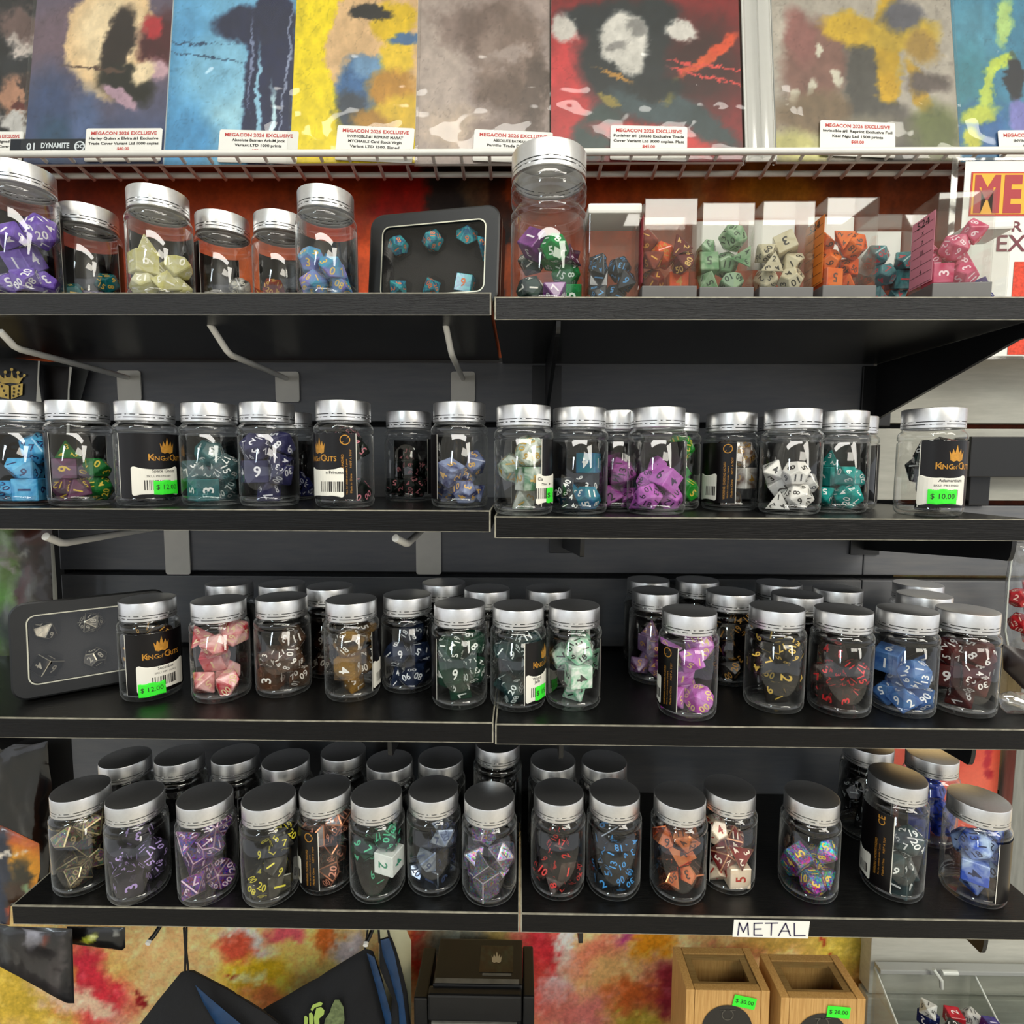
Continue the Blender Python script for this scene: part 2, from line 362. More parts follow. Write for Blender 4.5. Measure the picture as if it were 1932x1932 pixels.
def put_die(kind, mw, look, label, group):
    me, mn = die_meshes(kind); body, edge, ink = look
    o = bpy.data.objects.new('die', me); COL.objects.link(o); o.matrix_world = mw
    for k, m in ((0, body), (1, edge)): o.material_slots[k].link = 'OBJECT'; o.material_slots[k].material = m
    n = bpy.data.objects.new('numerals', mn); COL.objects.link(n); n.parent = o
    n.material_slots[0].link = 'OBJECT'; n.material_slots[0].material = ink
    o['label'] = label; o['category'] = 'die'; o['group'] = group; return o
def die_look(nm, spec, ink, edge=None):
    body = die_mat(nm+' die', *spec) if not isinstance(spec, bpy.types.Material) else spec
    im = mat(nm+' numerals', ink, .45, .0) if not ink.startswith('metal') else mat(nm+' numerals', ink[5:], .25, .9)
    em = mat(nm+' die edge', edge, .3, .7) if edge else body
    return (body, em, im)
PACK={"A":[[[4,-1180,-732,698,894,-351,-203,191],[2,1436,-482,682,727,104,-430,-526],[1,807,1252,770,627,-627,-328,328],[0,-462,1781,1557,94,-536,395,-741],[5,198,-1461,999,641,-446,226,582],[3,-1402,842,775,335,233,-271,-872],[6,491,1121,2478,474,-659,255,525]],[[2,1409,-693,684,764,-144,-477,410],[5,-662,-1192,850,672,-165,-688,221],[1,-1073,306,1419,81,-482,-219,845],[3,-88,1652,698,731,244,-324,549],[0,480,-1584,373,329,11,888,321],[4,462,301,981,267,591,-518,-558],[6,1343,311,2405,782,450,-431,-17]]],"B":[[[0,-1152,-671,426,434,385,801,152],[6,220,-1110,1095,415,-349,814,-208],[4,976,858,858,152,-181,325,916],[1,-365,898,1924,86,-926,164,-329],[5,-96,-1219,3143,391,299,613,-618],[2,-1282,550,3242,17,630,328,-704],[3,1448,87,2402,683,-397,267,-552]],[[5,-1084,553,969,140,-516,-483,-693],[6,1088,-291,1069,11,-982,-59,-181],[1,-1066,662,2816,702,-82,-702,-82],[3,958,-763,2933,336,878,-255,-228],[4,774,1098,2532,71,-336,718,-606],[0,-883,680,4120,104,-361,-285,882],[2,-621,-1438,1041,434,351,-830,14]],[[0,775,-1358,426,705,-456,60,540],[5,1249,-47,970,385,707,-15,594],[2,-58,1455,737,41,-569,682,458],[6,-1156,-49,1069,367,-880,122,277],[3,-198,1136,2270,846,-96,394,-347],[1,-96,1202,3943,355,355,612,612],[4,-102,-1561,1859,745,242,-328,527]],[[0,-649,1423,427,380,-433,-154,803],[5,920,-820,969,203,-267,-58,-940],[6,-1281,16,1144,307,583,752,-33],[2,842,1159,737,365,-118,880,-279],[4,130,762,2260,654,-330,654,188],[3,1272,658,3502,291,-724,-97,618],[1,-392,-1149,2626,277,-736,-616,49]],[[4,1319,832,795,361,-644,649,-185],[3,-231,1223,795,903,62,-401,140],[6,-552,622,2630,178,-719,-569,356],[2,799,-1169,737,230,-858,-229,398],[5,-972,-781,969,381,-707,-11,-596],[1,1148,-615,2345,600,575,452,325],[0,-1220,1306,3805,212,-697,-684,-41]]],"C":[[[4,578,-1268,886,269,910,-88,304],[3,-670,927,886,914,-239,328,0],[2,-1204,-744,1006,697,-578,-407,-121],[5,1068,584,1911,421,88,-850,305],[6,-381,-1081,3165,848,-326,-267,322],[1,-380,1080,3931,418,-469,-627,461],[0,1601,-139,3382,482,240,-833,125]],[[4,753,1204,886,881,338,-224,-244],[1,-389,-1017,978,654,-654,268,-268],[6,1126,158,2860,327,-661,467,488],[3,-1187,837,886,290,-819,-406,284],[2,-1438,-122,2693,304,-365,57,-878],[5,-543,1058,4286,180,792,108,574],[0,-413,-1373,2777,801,4,-1,598]],[[1,1028,-173,978,326,628,-326,628],[2,-222,1369,979,45,-421,-400,813],[0,-1232,179,474,805,-432,158,374],[4,-415,-1369,887,606,-88,397,684],[5,-791,746,2713,732,-246,299,-560],[3,1004,-650,2842,849,100,393,338],[6,909,669,4618,684,332,271,-590]],[[2,-1465,9,1005,220,505,-773,-313],[4,500,-992,1068,454,-172,-470,737],[5,328,1179,1347,75,-541,-126,-828],[1,-525,500,3178,20,-131,-864,486],[3,-458,-1030,4580,846,150,167,483],[6,1134,79,5410,44,836,427,-341],[0,-1557,777,5011,788,-17,226,-572]],[[2,127,-92,821,608,459,-15,-648],[4,1071,782,2404,92,-646,-693,-305],[1,55,-1228,2620,698,0,0,717],[5,-573,1059,3526,711,-365,493,345],[0,1730,240,3553,421,733,23,534],[6,122,-1027,4801,707,248,662,-14],[3,993,939,5226,111,-727,-508,448]]],"X":[[[0,-23,-1422,373,60,705,-541,-456],[4,-1220,-899,698,848,-311,-260,341],[2,1087,1067,656,637,9,469,612],[6,-791,942,938,983,-1,181,3],[5,-925,-868,2246,450,227,670,-545],[3,1179,-944,718,919,-196,341,-22],[1,532,72,1743,35,731,-455,-507]],[[3,-930,-1179,698,841,-348,209,358],[0,-188,1421,373,456,541,704,60],[5,942,899,850,562,-660,253,429],[2,-1143,1036,647,101,360,-286,-882],[6,836,-922,1348,589,-94,-687,416],[1,-457,363,1905,534,257,7,805],[4,1172,832,2398,264,383,-134,-875]],[[6,-793,930,940,178,14,984,-3],[3,931,-1247,698,847,405,29,344],[0,1400,-109,373,698,456,-55,549],[2,1049,1092,647,211,-846,269,-408],[4,-1173,-959,722,243,-919,52,-306],[5,749,285,2041,56,-760,632,-142],[1,-627,-923,2159,140,-669,119,721]]],"N":[[[1,-2389,2035,770,422,567,-422,567],[3,-2899,-1980,698,689,373,159,601],[6,2452,1882,938,121,771,-441,-444],[0,2954,563,373,451,-739,-492,-90],[5,-2593,0,850,6,10,873,487],[3,2642,-2151,698,123,293,280,-906],[2,210,-1068,647,69,-715,526,-454],[3,1815,-373,698,11,-331,-235,914],[2,-2652,1781,2187,862,-394,-237,-214],[1,2723,-315,2143,704,-62,45,-706],[6,-1102,-1946,938,446,-456,762,-112],[1,588,2110,770,705,705,-60,-60],[6,-538,505,941,85,-183,20,979],[5,1227,-2003,1406,50,-558,820,113]],[[6,-1941,-239,938,449,-309,475,-691],[1,-1607,-2228,770,500,-500,500,-500],[6,-346,1996,938,56,-345,-304,886],[1,833,-2230,770,707,0,0,-707],[5,1949,1998,850,702,300,-640,-81],[3,-2107,-1963,2238,660,365,177,633],[2,198,-589,647,460,-616,-640,9],[5,1936,-504,850,236,483,-832,137],[3,537,-2038,2238,392,769,494,103]]]}
BOXP=[[[3,-1120,-485,799,397,365,-35,841],[1,-1118,470,2153,575,459,-411,538],[5,464,362,897,592,641,293,-390],[0,-976,-784,3144,261,577,708,312],[6,861,465,3319,333,-519,-753,229],[4,-1146,444,3756,212,-508,761,-344],[2,1265,-667,1911,866,288,-287,289]],[[5,-919,389,893,85,153,860,479],[1,1241,642,809,500,-500,-500,500],[4,1313,-717,2116,134,425,694,565],[2,-1218,-754,2317,703,73,549,-446],[6,-55,435,3129,180,851,430,-242],[0,958,-1041,3229,894,-331,-46,299],[3,-1317,639,4317,657,427,604,-144]],[[4,-1005,1,733,654,284,-290,639],[2,1202,490,679,529,455,67,713],[1,1237,154,2208,452,546,-543,449],[5,-601,-405,2459,651,-628,200,376],[0,-1647,904,2519,461,-53,-705,-536],[3,1037,-618,3631,462,-597,-645,-117],[6,-838,465,4358,39,212,-177,960]],[[5,1001,-351,907,117,-862,434,233],[6,-833,465,1054,695,695,-128,-128],[3,1313,203,2526,888,81,-400,213],[0,-854,-915,1950,186,931,268,-167],[2,-259,771,2647,587,459,-666,29],[4,-1245,-378,3133,236,-810,421,-332],[1,672,253,4057,548,56,-181,-815]],[[1,-1024,-307,808,556,-437,-556,-437],[5,-942,65,2510,605,-337,-351,630],[2,890,473,679,342,-48,887,-307],[4,1112,479,2090,313,-57,-912,-258],[6,851,-466,3618,863,393,-210,-239],[3,-1269,366,4139,636,-360,192,-655],[0,-389,-1054,3998,134,-371,-877,-274]]]
# ---------------------------------------------------------------- jars
ZS = dict(s1L=.1350, s1R=.1312, s2L=-.0360, s2R=-.0405, s3L=-.2123, s3R=-.2130, s4L=-.3866, s4R=-.3867)
_jar = {}
def jar_meshes(H, rb, rl, lh):
    k = (H, rb, rl, lh)
    if k in _jar: return _jar[k]
    n = rl-.0012
    prof = [(0, .0016), (rb*.66, .0012), (rb*.83, 0), (rb-.0016, .0014), (rb-.0003, .0042), (rb, .0072), (rb-.0011, .0086), (rb, .0104)]
    zt = H-lh
    if H > .12: prof += [(rb, zt-.036), (rb-.0016, zt-.0345), (rb-.0016, zt-.033), (rb, zt-.0315), (rb, zt-.028), (rb-.0035, zt-.0245), (rb-.0035, zt-.022), (rb-.0005, zt-.019)]
    prof += [(rb, zt-.0118), (rb-.0012, zt-.0108), (rb-.0012, zt-.0098), (rb, zt-.0088), (rb, zt-.0055), (rb-.0007, zt-.0036), (n+.0008, zt-.0018), (n, zt-.001), (n, zt+.001)]
    b = MB().lathe(prof, 56); b.lathe([(0, .0036), (rb*.8, .0034), (rb-.0022, .0048), (rb-.0012, .0085)], 56)
    body = b.build('clear_body', M_PET, smooth=True, flat_angle=.9); bm = body.data; bpy.data.objects.remove(body)
    l = MB(); seg = 96; dash = [(i*7 % 24) not in (0, 3, 11) for i in range(seg)]; vs = []; fs = []; mi = []
    zz = [H, H, H-.0003, H-.0011, H-lh*.66, H-lh*.665, H-lh*.70, H-lh*.705, H-lh*.80, H-lh*.805, H-lh*.84, H-lh*.845, H-lh+.0005, H-lh, H-lh+.0006]
    rr = [0, rl-.0011, rl-.0003, rl, rl, rl, rl, rl, rl, rl, rl, rl, rl, rl-.0006, rl-.0018]; p = len(zz)
    for i in range(seg):
        a = 2*math.pi*i/seg; g1 = .0005 if dash[i] else 0; g2 = .0005 if dash[(i+9) % seg] else 0
        for t in range(p):
            r = rr[t]-(g1 if t in (5, 6) else 0)-(g2 if t in (9, 10) else 0); vs.append((r*math.cos(a), r*math.sin(a), zz[t]))
    for i in range(seg):
        j = (i+1) % seg
        for t in range(p-1):
            fs.append((i*p+t, j*p+t, j*p+t+1, i*p+t+1))
            l.add([], [], 0); mi.append(1 if (t == 5 and dash[i] and dash[j]) or (t == 9 and dash[(i+9) % seg] and dash[(j+9) % seg]) else 0)
    l.v = vs; l.f = fs; l.m = mi
    lid = l.build('lid', [M_LID, M_BLACK_METAL], smooth=True, flat_angle=.5); lm = lid.data; bpy.data.objects.remove(lid)
    _jar[k] = (bm, lm); return _jar[k]
def wrap_patch(mb, R, a0, a1, z0, z1, n=16, mi=0, edge_mi=None):
    vs = []; fs = []
    for i in range(n+1):
        a = a0+(a1-a0)*i/n; c, q = math.cos(a), math.sin(a)
        vs += [(R*c, R*q, z0), (R*c, R*q, z1), ((R+.00012)*c, (R+.00012)*q, z1), ((R+.00012)*c, (R+.00012)*q, z0)]
    for i in range(n):
        for t in range(4): fs.append((4*i+t, 4*i+(t+1) % 4, 4*i+4+(t+1) % 4, 4*i+4+t))
    mb.add(vs, fs, mi); mb.add([vs[0], vs[1], vs[2], vs[3]], [(0, 1, 2, 3)], mi); mb.add(vs[-4:], [(0, 1, 2, 3)], mi)
    if edge_mi is not None:
        for a in (a0, a1):
            w = .012; q = []
            for t in (a-w, a+w): q += [((R+.0002)*math.cos(t), (R+.0002)*math.sin(t), z0), ((R+.0002)*math.cos(t), (R+.0002)*math.sin(t), z1)]
            mb.add(q, [(0, 1, 3, 2)], edge_mi)
D2R = math.radians
JARG = dict(s1='dice jars on the top shelf', s2='dice jars on the second shelf', s3='dice jars on the third shelf', s4='dice jars on the bottom shelf')
def barcode(mb, fn, w, h, cx, cy):
    rnd = random.Random(5); x = -w/2
    while x < w/2:
        b = rnd.choice((.0004, .0004, .0008, .0012)); mb.add([fn(cx+x, cy-h/2), fn(cx+x+b, cy-h/2), fn(cx+x+b, cy+h/2), fn(cx+x, cy+h/2)], [(0, 1, 2, 3)]); x += b+rnd.choice((.0004, .0007, .001))
def make_jar(label, X, Y, shelf, H=.0898, la=180, span=86, ca=None, wa=None, st=None, rb=.0248, rl=.02275, lh=.017, cerr=False):
    z = ZS[shelf]; root = thing('dice_jar', label, 'jar', (X, Y, z), group=JARG[shelf[:2]])
    bm, lm = jar_meshes(H, rb, rl, lh); link('clear_body', bm, root); link('lid', lm, root)
    A = math.atan2(-Y, -X); z0, z1 = .0075*H/.0898, H-.0275; R = rb+.0002
    if la is None: return root
    mb = MB(); wrap_patch(mb, R, A+D2R(la-span), A+D2R(la+span), z0, z1, 28, 0, 1); lb = mb.build('wrap_label', [M_LABEL, M_STICKER], root, smooth=True, flat_angle=.5)
    if ca is not None or wa is not None:
        p = MB(); RR = R+.00026
        if ca is not None:
            zc = z1-.0095; f = cyl_fn(RR, A+D2R(ca), zc); flat(p, crown_poly(.0125, .0125), f, .0012)
            f2 = cyl_fn(RR, A+D2R(ca), zc-.0108)
            put_text(p, 'K', .0056, f2, dx=-.0128, bold=.012); put_text(p, 'ING', .0040, f2, dx=-.0073, dy=-.0008, bold=.012); put_text(p, 'of', .0034, f2, dx=-.0008, dy=-.0011)
            put_text(p, 'C', .0056, f2, dx=.0044, bold=.012); put_text(p, 'RITS', .0040, f2, dx=.0112, dy=-.0008, bold=.012)
        if wa is not None:
            f = cyl_fn(RR, A+D2R(wa), (z0+z1)/2)
            if not cerr:
                ring_poly(p, .0042, .0035, f, cy=(z1-z0)/2-.0055, cx=-.0012)
                q = .0031; p.add([f(-.0012-q-.0003, (z1-z0)/2-.0055-q), f(-.0012-q+.0003, (z1-z0)/2-.0055-q), f(-.0012+q+.0003, (z1-z0)/2-.0055+q), f(-.0012+q-.0003, (z1-z0)/2-.0055+q)], [(0, 1, 2, 3)])
            else: put_text(p, 'CE', .0055, f, rot=math.pi/2, dx=0, dy=(z1-z0)/2-.007, bold=.01)
            for i, (t, wd, dy, sz) in enumerate((('WARNING: CHOKING HAZARD', .034, -.007, .0020), ('Not for children under 3 years', .029, -.0085, .0013), ('Made in China      NOT A TOY', .036, -.004, .0016))):
                put_text(p, t, sz, f, width=wd, rot=math.pi/2, dx=-.0035+.0033*i, dy=dy)
        p.build('label_print', M_GOLD, lb)
    if st:
        sa, name, sku, price, hw = st['a'], st.get('name'), st.get('sku'), st.get('price'), st.get('hw', .0165)
        zc = z0+.0142; h = .0248; R2 = R+.0004; f = cyl_fn(R2, A+D2R(sa), zc); s = MB(); flat(s, rrect(2*hw, h, .002), f, .003)
        so = s.build('price_sticker', M_STICKER, root); t = MB(); f3 = cyl_fn(R2+.0001, A+D2R(sa), zc)
        if name:
            for i, ln in enumerate(name.split('\n')): put_text(t, ln, .0026, f3, dx=st.get('dx', .002), dy=.0083-.0032*i, bold=.012)
        if sku: put_text(t, sku, .0016, f3, width=.019, dx=.002, dy=.0041)
        barcode(t, f3, .021 if hw > .012 else .01, .0085, st.get('bx', .001), -.0035)
        if t.v: t.build('sticker_print', M_INK, so)
        if price:
            tl = st.get('tilt', .0); px, py = st.get('tx', .0035), st.get('ty', -.0052); c, q = math.cos(tl), math.sin(tl); wd = st.get('tw', .0215)
            f4 = cyl_fn(R2+.00035, A+D2R(sa), zc); f5 = cyl_fn(R2+.0005, A+D2R(sa), zc)
            g = MB(); flat(g, [(px+c*x-q*y, py+q*x+c*y) for x, y in [(-wd/2, -.006), (-wd*.2, -.0064), (wd*.1, -.0058), (wd/2, -.0061), (wd/2, .006), (0, .0063), (-wd/2, .006)]], f4, .003)
            go = g.build('price_tag', M_GREEN, root); k = MB(); put_text(k, price, .0042, f5, width=wd*.82, rot=tl, dx=px, dy=py, bold=.0); k.build('tag_print', M_INK, go)
    return root
JAR_D = []
def fill(jarpos, shelf, pack, looks, word, group, where, nshow=5, rz=0., mixed=None, up=0., z0=.0037, scale=None, posscale=1., drop=()):
    """place a settled pile of polyhedral dice inside the jar; the ones in front stay single things"""
    X, Y = jarpos; z = ZS[shelf]+z0+up; key, idx = pack[0], int(pack[1:]); sc = scale or dict(A=1., B=1.14, C=1.27, X=1., N=1.)[key]
    A = math.atan2(-Y, -X); R = Matrix.Rotation(A+rz, 4, 'Z'); lst = []
    for i, d in enumerate(PACK[key][idx]):
        if i in drop: continue
        loc = R @ (Vector(d[1:4])*1e-5*posscale); q = Quaternion([c/1000 for c in d[4:]]); q.normalize()
        mw = Matrix.Translation((X+loc.x, Y+loc.y, z+loc.z)) @ R @ q.to_matrix().to_4x4() @ Matrix.Scale(sc, 4)
        lst.append((loc.dot(Vector((math.cos(A), math.sin(A), .75))), i, KIND[d[0]], mw))
    lst.sort(key=lambda t: -t[0]); seen = {}
    for k, (s, i, kd, mw) in enumerate(lst):
        lk = looks[i % len(looks)] if isinstance(looks, list) else looks; wd = word[i % len(word)] if isinstance(word, list) else word
        if k < nshow:
            c = (wd, kd); seen[c] = seen.get(c, 0)+1
            put_die(kd, mw, lk, f"{wd} {DIE_WORD[kd]} die {where}", group)
        else: LOOSE.append((kd, mw, lk))
S = 'solid'; C = 'clear'
def J(X, Y, shelf, word, where, spec, ink, pack='B0', rz=0., n=5, edge=None, alt=None, altword=None, altink=None, altkind=None, **kw):
    """one jar with its dice. word = colour of the dice; where = how to find the jar"""
    row = dict(s1='top', s2='second', s3='third', s4='bottom')[shelf[:2]]
    make_jar(kw.pop('label', None) or f"silver-lidded clear jar of {word} dice, {where}", X, Y, shelf, **kw)
    if spec is None: return
    lk = die_look(word+' '+row, spec, ink, edge); w = word
    if alt:
        lk = [lk, die_look(altword+' '+row, alt, altink or ink)]; w = [word, altword]
        if altkind is not None:
            ks = [KIND[d[0]] for d in PACK[pack[0]][int(pack[1:])]]; lk = [lk[1] if q == altkind else lk[0] for q in ks]; w = [w[1] if q == altkind else w[0] for q in ks]
    fill((X, Y), shelf, pack, lk, w, f'dice in the {word} jar, {row} shelf', f"in {row}-shelf jar of {word} dice", n, rz)
def lid_at(x, y, z, r=.02275):
    p = at_z(x, y, z); d = math.hypot(p.x, p.y); return p.x*(d+r)/d, p.y*(d+r)/d
# ---------------------------------------------------------------- painted (printed) surfaces
_rng = np.random.RandomState(3); _lat = _rng.rand(64, 64)
def vnoise(x, y):
    xi, yi = np.floor(x).astype(int), np.floor(y).astype(int); fx, fy = x-xi, y-yi; fx, fy = fx*fx*(3-2*fx), fy*fy*(3-2*fy)
    g = lambda a, b: _lat[a % 64, b % 64]
    return (g(xi, yi)*(1-fx)+g(xi+1, yi)*fx)*(1-fy)+(g(xi, yi+1)*(1-fx)+g(xi+1, yi+1)*fx)*fy
def fbm(x, y, o=4): return sum(vnoise(x*2**k+7*k, y*2**k+3*k)*.5**k for k in range(o))/sum(.5**k for k in range(o))
def rgb(h): h = h.lstrip('#'); return np.array([int(h[i:i+2], 16)/255 for i in (0, 2, 4)])
def blobs(x, y, base, items, warp=0, wf=.02, seed=0):
    """x, y in pixels of the photograph; flat print colours, blob by blob"""
    fine_ = warp*.45
    wx = x+warp*(fbm(x*wf+seed, y*wf)-.5)*2+fine_*(fbm(x*wf*5+3, y*wf*5+seed, 3)-.5)*2; wy = y+warp*(fbm(x*wf+31+seed, y*wf+17)-.5)*2+fine_*(fbm(x*wf*5+11, y*wf*5+8, 3)-.5)*2
    c = np.broadcast_to(rgb(base), x.shape+(3,)).copy()
    for (cx, cy, rx, ry, rot, col, soft) in items:
        a = math.radians(rot); dx, dy = wx-cx, wy-cy; u = (dx*math.cos(a)+dy*math.sin(a))/rx; v = (-dx*math.sin(a)+dy*math.cos(a))/ry
        m = np.clip((1-np.sqrt(u*u+v*v))/max(soft, .01)+.5, 0, 1)[..., None]; c = c*(1-m)+rgb(col)*m
    return c
def to_lin(c): c = np.clip(c, 0, 1); return np.where(c <= .04045, c/12.92, ((c+.055)/1.055)**2.4)
def set_colors(me, cols):
    at = me.color_attributes.new('print', 'FLOAT_COLOR', 'POINT'); a = np.ones((len(me.vertices), 4), 'f'); a[:, :3] = to_lin(cols); at.data.foreach_set('color', a.ravel())
def grid_mesh(name, pfn, nx, ny, colfn, m, parent=None):
    """pfn(u, v)->xyz arrays, colfn(u, v)->sRGB"""
    u, v = np.meshgrid(np.linspace(0, 1, nx), np.linspace(0, 1, ny)); p = np.stack(pfn(u, v), -1).reshape(-1, 3)
    i = (np.arange(ny-1)[:, None]*nx+np.arange(nx-1)).ravel(); q = np.stack([i, i+1, i+nx+1, i+nx], 1)
    me = bpy.data.meshes.new(name); me.from_pydata(p.tolist(), [], q.tolist()); me.materials.append(m); set_colors(me, colfn(u, v).reshape(-1, 3))
    return link(name, me, parent)
def px_of(X, Y, Z):
    """numpy projection of camera-relative points to photograph pixels (to lay out printed colours)"""
    Xc = X*_cy-Y*_sy; Yc = X*_sy+Y*_cy; Y2 = Yc*_cp-Z*_sp; Z2 = Yc*_sp+Z*_cp; u = F_PX*Xc/Y2; v = -F_PX*Z2/Y2
    return 966+u*_cr-v*_sr, 966+u*_sr+v*_cr
M_MURAL = vcol_mat('painted_mural', .5, .25, .14)
M_COVER = vcol_mat('printed_cover', .35, .5, .05, .2)
M_BAGPRINT = vcol_mat('printed_bag', .3, .5, .12, .4)

# ---------------------------------------------------------------- room shell
YW_ = .664
MUR_LOW = [(300, 1850, 260, 130, 0, '#eebb7c', .9), (60, 1860, 150, 90, 0, '#c9a73e', .9), (170, 1850, 40, 80, -20, '#c2303e', .7), (190, 1895, 60, 50, 0, '#c8323c', .8), (150, 1890, 90, 22, 20, '#e0b898', .9),
           (560, 1790, 130, 60, 0, '#f0c46a', .9), (470, 1770, 45, 22, 30, '#d8cec4', .8), (445, 1785, 30, 24, 0, '#d2563c', .8), (535, 1755, 35, 18, 0, '#d65a62', .8), (480, 1845, 60, 40, 0, '#d4b022', .9), (640, 1800, 60, 40, 0, '#ddc06a', .9),
           (620, 1770, 20, 45, 10, '#d06a2c', .8), (665, 1790, 35, 30, -30, '#cbb8b4', .9), (505, 1890, 40, 30, 30, '#cf7a44', .8), (460, 1845, 30, 12, 10, '#e2d68c', .8), (265, 1880, 9, 8, 0, '#8e1e22', .5), (440, 1837, 14, 7, 15, '#a83028', .5),
           (800, 1800, 60, 70, 0, '#d27a4a', .9), (785, 1790, 14, 45, 0, '#c4382a', .7), (870, 1780, 70, 50, 0, '#8c8e80', .9), (940, 1780, 30, 60, 0, '#c9b06a', .8), (1020, 1800, 50, 80, 0, '#d0343e', .8), (1000, 1870, 45, 60, 0, '#cf4a40', .9),
           (1070, 1775, 16, 32, 0, '#e6dad2', .6), (1075, 1815, 22, 26, 0, '#ddc2be', .7), (1050, 1860, 40, 22, -20, '#dcb4b4', .8), (1130, 1810, 50, 35, -25, '#d8424a', .9), (1170, 1850, 90, 60, 20, '#d9a86a', .9), (1190, 1765, 35, 14, 0, '#b8487a', .8),
           (1230, 1780, 30, 28, 0, '#e0901f', .8), (1100, 1910, 90, 40, 0, '#d87a70', .9), (1210, 1920, 60, 30, 0, '#bda23c', .9), (1255, 1870, 45, 50, 0, '#8e2a34', .9), (1190, 1870, 40, 30, 0, '#c8622c', .9), (1380, 1775, 60, 15, 0, '#d0b072', .9),
           (1400, 1790, 60, 12, 0, '#c4685c', .9), (1480, 1780, 90, 20, 0, '#c9a652', .9), (1590, 1800, 60, 60, 0, '#c8b048', .9), (1560, 1785, 3, 40, 0, '#b03226', .4), (1620, 1880, 40, 60, 0, '#bc8a48', .9)]
MUR_TOP = [(100, 400, 190, 200, 0, '#7c2404', .9), (420, 400, 150, 170, 20, '#b03e08', .9), (560, 350, 90, 80, 30, '#96380c', .9), (640, 430, 60, 110, 0, '#c23a08', .8), (760, 370, 55, 130, 0, '#b01a08', .6), (845, 420, 45, 200, 0, '#30241e', .35), (905, 420, 32, 220, 0, '#56422e', .4),
           (940, 420, 20, 220, 0, '#0f0d0c', .4), (1150, 370, 190, 90, 0, '#a63c08', .9), (1330, 360, 130, 70, 0, '#a2490c', .9), (1325, 350, 20, 60, 5, '#b2662a', .8), (1480, 350, 90, 60, 0, '#b46a10', .9), (1600, 340, 70, 50, 0, '#7a3a12', .9), (1700, 360, 80, 70, 0, '#8c3c10', .9), (700, 520, 40, 90, 0, '#d8501a', .9), (470, 520, 60, 80, 0, '#c85a1e', .9)]
def wall_cols(X, Z):
    px, py = px_of(X, np.full_like(X, YW_), Z); lo = blobs(px, py, '#f0c084', MUR_LOW, 26, .03); up = blobs(px, py, '#8a3602', MUR_TOP, 24, .025, 9)
    sp = fbm(px*.12, py*.12, 3)[..., None]; lo = lo*(.96+.32*sp)+.10*(np.clip(fbm(px*.09+40, py*.09, 4)-.6, 0, 1)*8).clip(0, 1)[..., None]; up = up*(.72+.40*fbm(px*.06, py*.03, 4)[..., None])
    k = np.clip((Z+.1)/.02, 0, 1)[..., None]; return lo*(1-k)+up*k
wb = grid_mesh('wall_back', lambda u, v: (-.95+u*2.1, np.full_like(u, YW_), -.95+v*1.5), 520, 380, lambda u, v: wall_cols(-.95+u*2.1, -.95+v*1.5), M_MURAL); wb['kind'] = 'structure'
def struct(mb, name, m, parent=None, **kw):
    o = mb.build(name, m, parent, **kw)
    if parent is None: o['kind'] = 'structure'
    return o
struct(MB().box((-5, -11, -OZ-.05), (5, 1.2, -OZ)), 'floor', mat('shop_floor', '#b8b2a6', .5, var=.1, vscale=3))
struct(MB().box((-5, -11, 1.31), (5, 1.2, 1.36)), 'ceiling', mat('white_ceiling', '#e6e4dc', .8))
XR = at_y(1637, 900, .637).x; XL = at_y(112, 1050, .637).x
G = .0866; g0 = .0466
for k in range(-5, 1):
    z1 = g0+G*(k+1)-.003; z0 = g0+G*k+.003
    if k == 0: z1 = .116
    if k == -5: z0 = -.395
    if z1-z0 < .02: continue
    o = MB().bbox((XL, .637, z0), (XR, .657, z1), .0012).build('slat', M_SLAT, wb)
for k in range(-9, 1):
    z1 = g0+G*(k+1)-.003; z0 = g0+G*k+.003
    if k in (-5, -4): x0 = at_y(1885, 1550, .637).x
    elif k <= -6: x0 = at_y(1640, 1850, .637).x
    else: x0 = XR+.001
    if k == 0: z1 = .137
    MB().bbox((x0, .637, z0), (.78, .657, z1), .0012).build('slat', M_SLAT if k in (-3, -2) else M_SLAT_L, wb)
struct(MB().box((XL, .658, -.42), (XR+.05, .663, .125)), 'trim_1', M_DARKWALL)
struct(MB().box((-.9, .645, -.42), (XL-.002, .66, -.03)), 'trim_2', M_DARKWALL)
# low deck of the shop fitting, just under the picture, carrying the things at the bottom
struct(MB().bbox((-.75, .40, -.765), (.80, .655, -.745), .001), 'trim_3', M_SHELF)

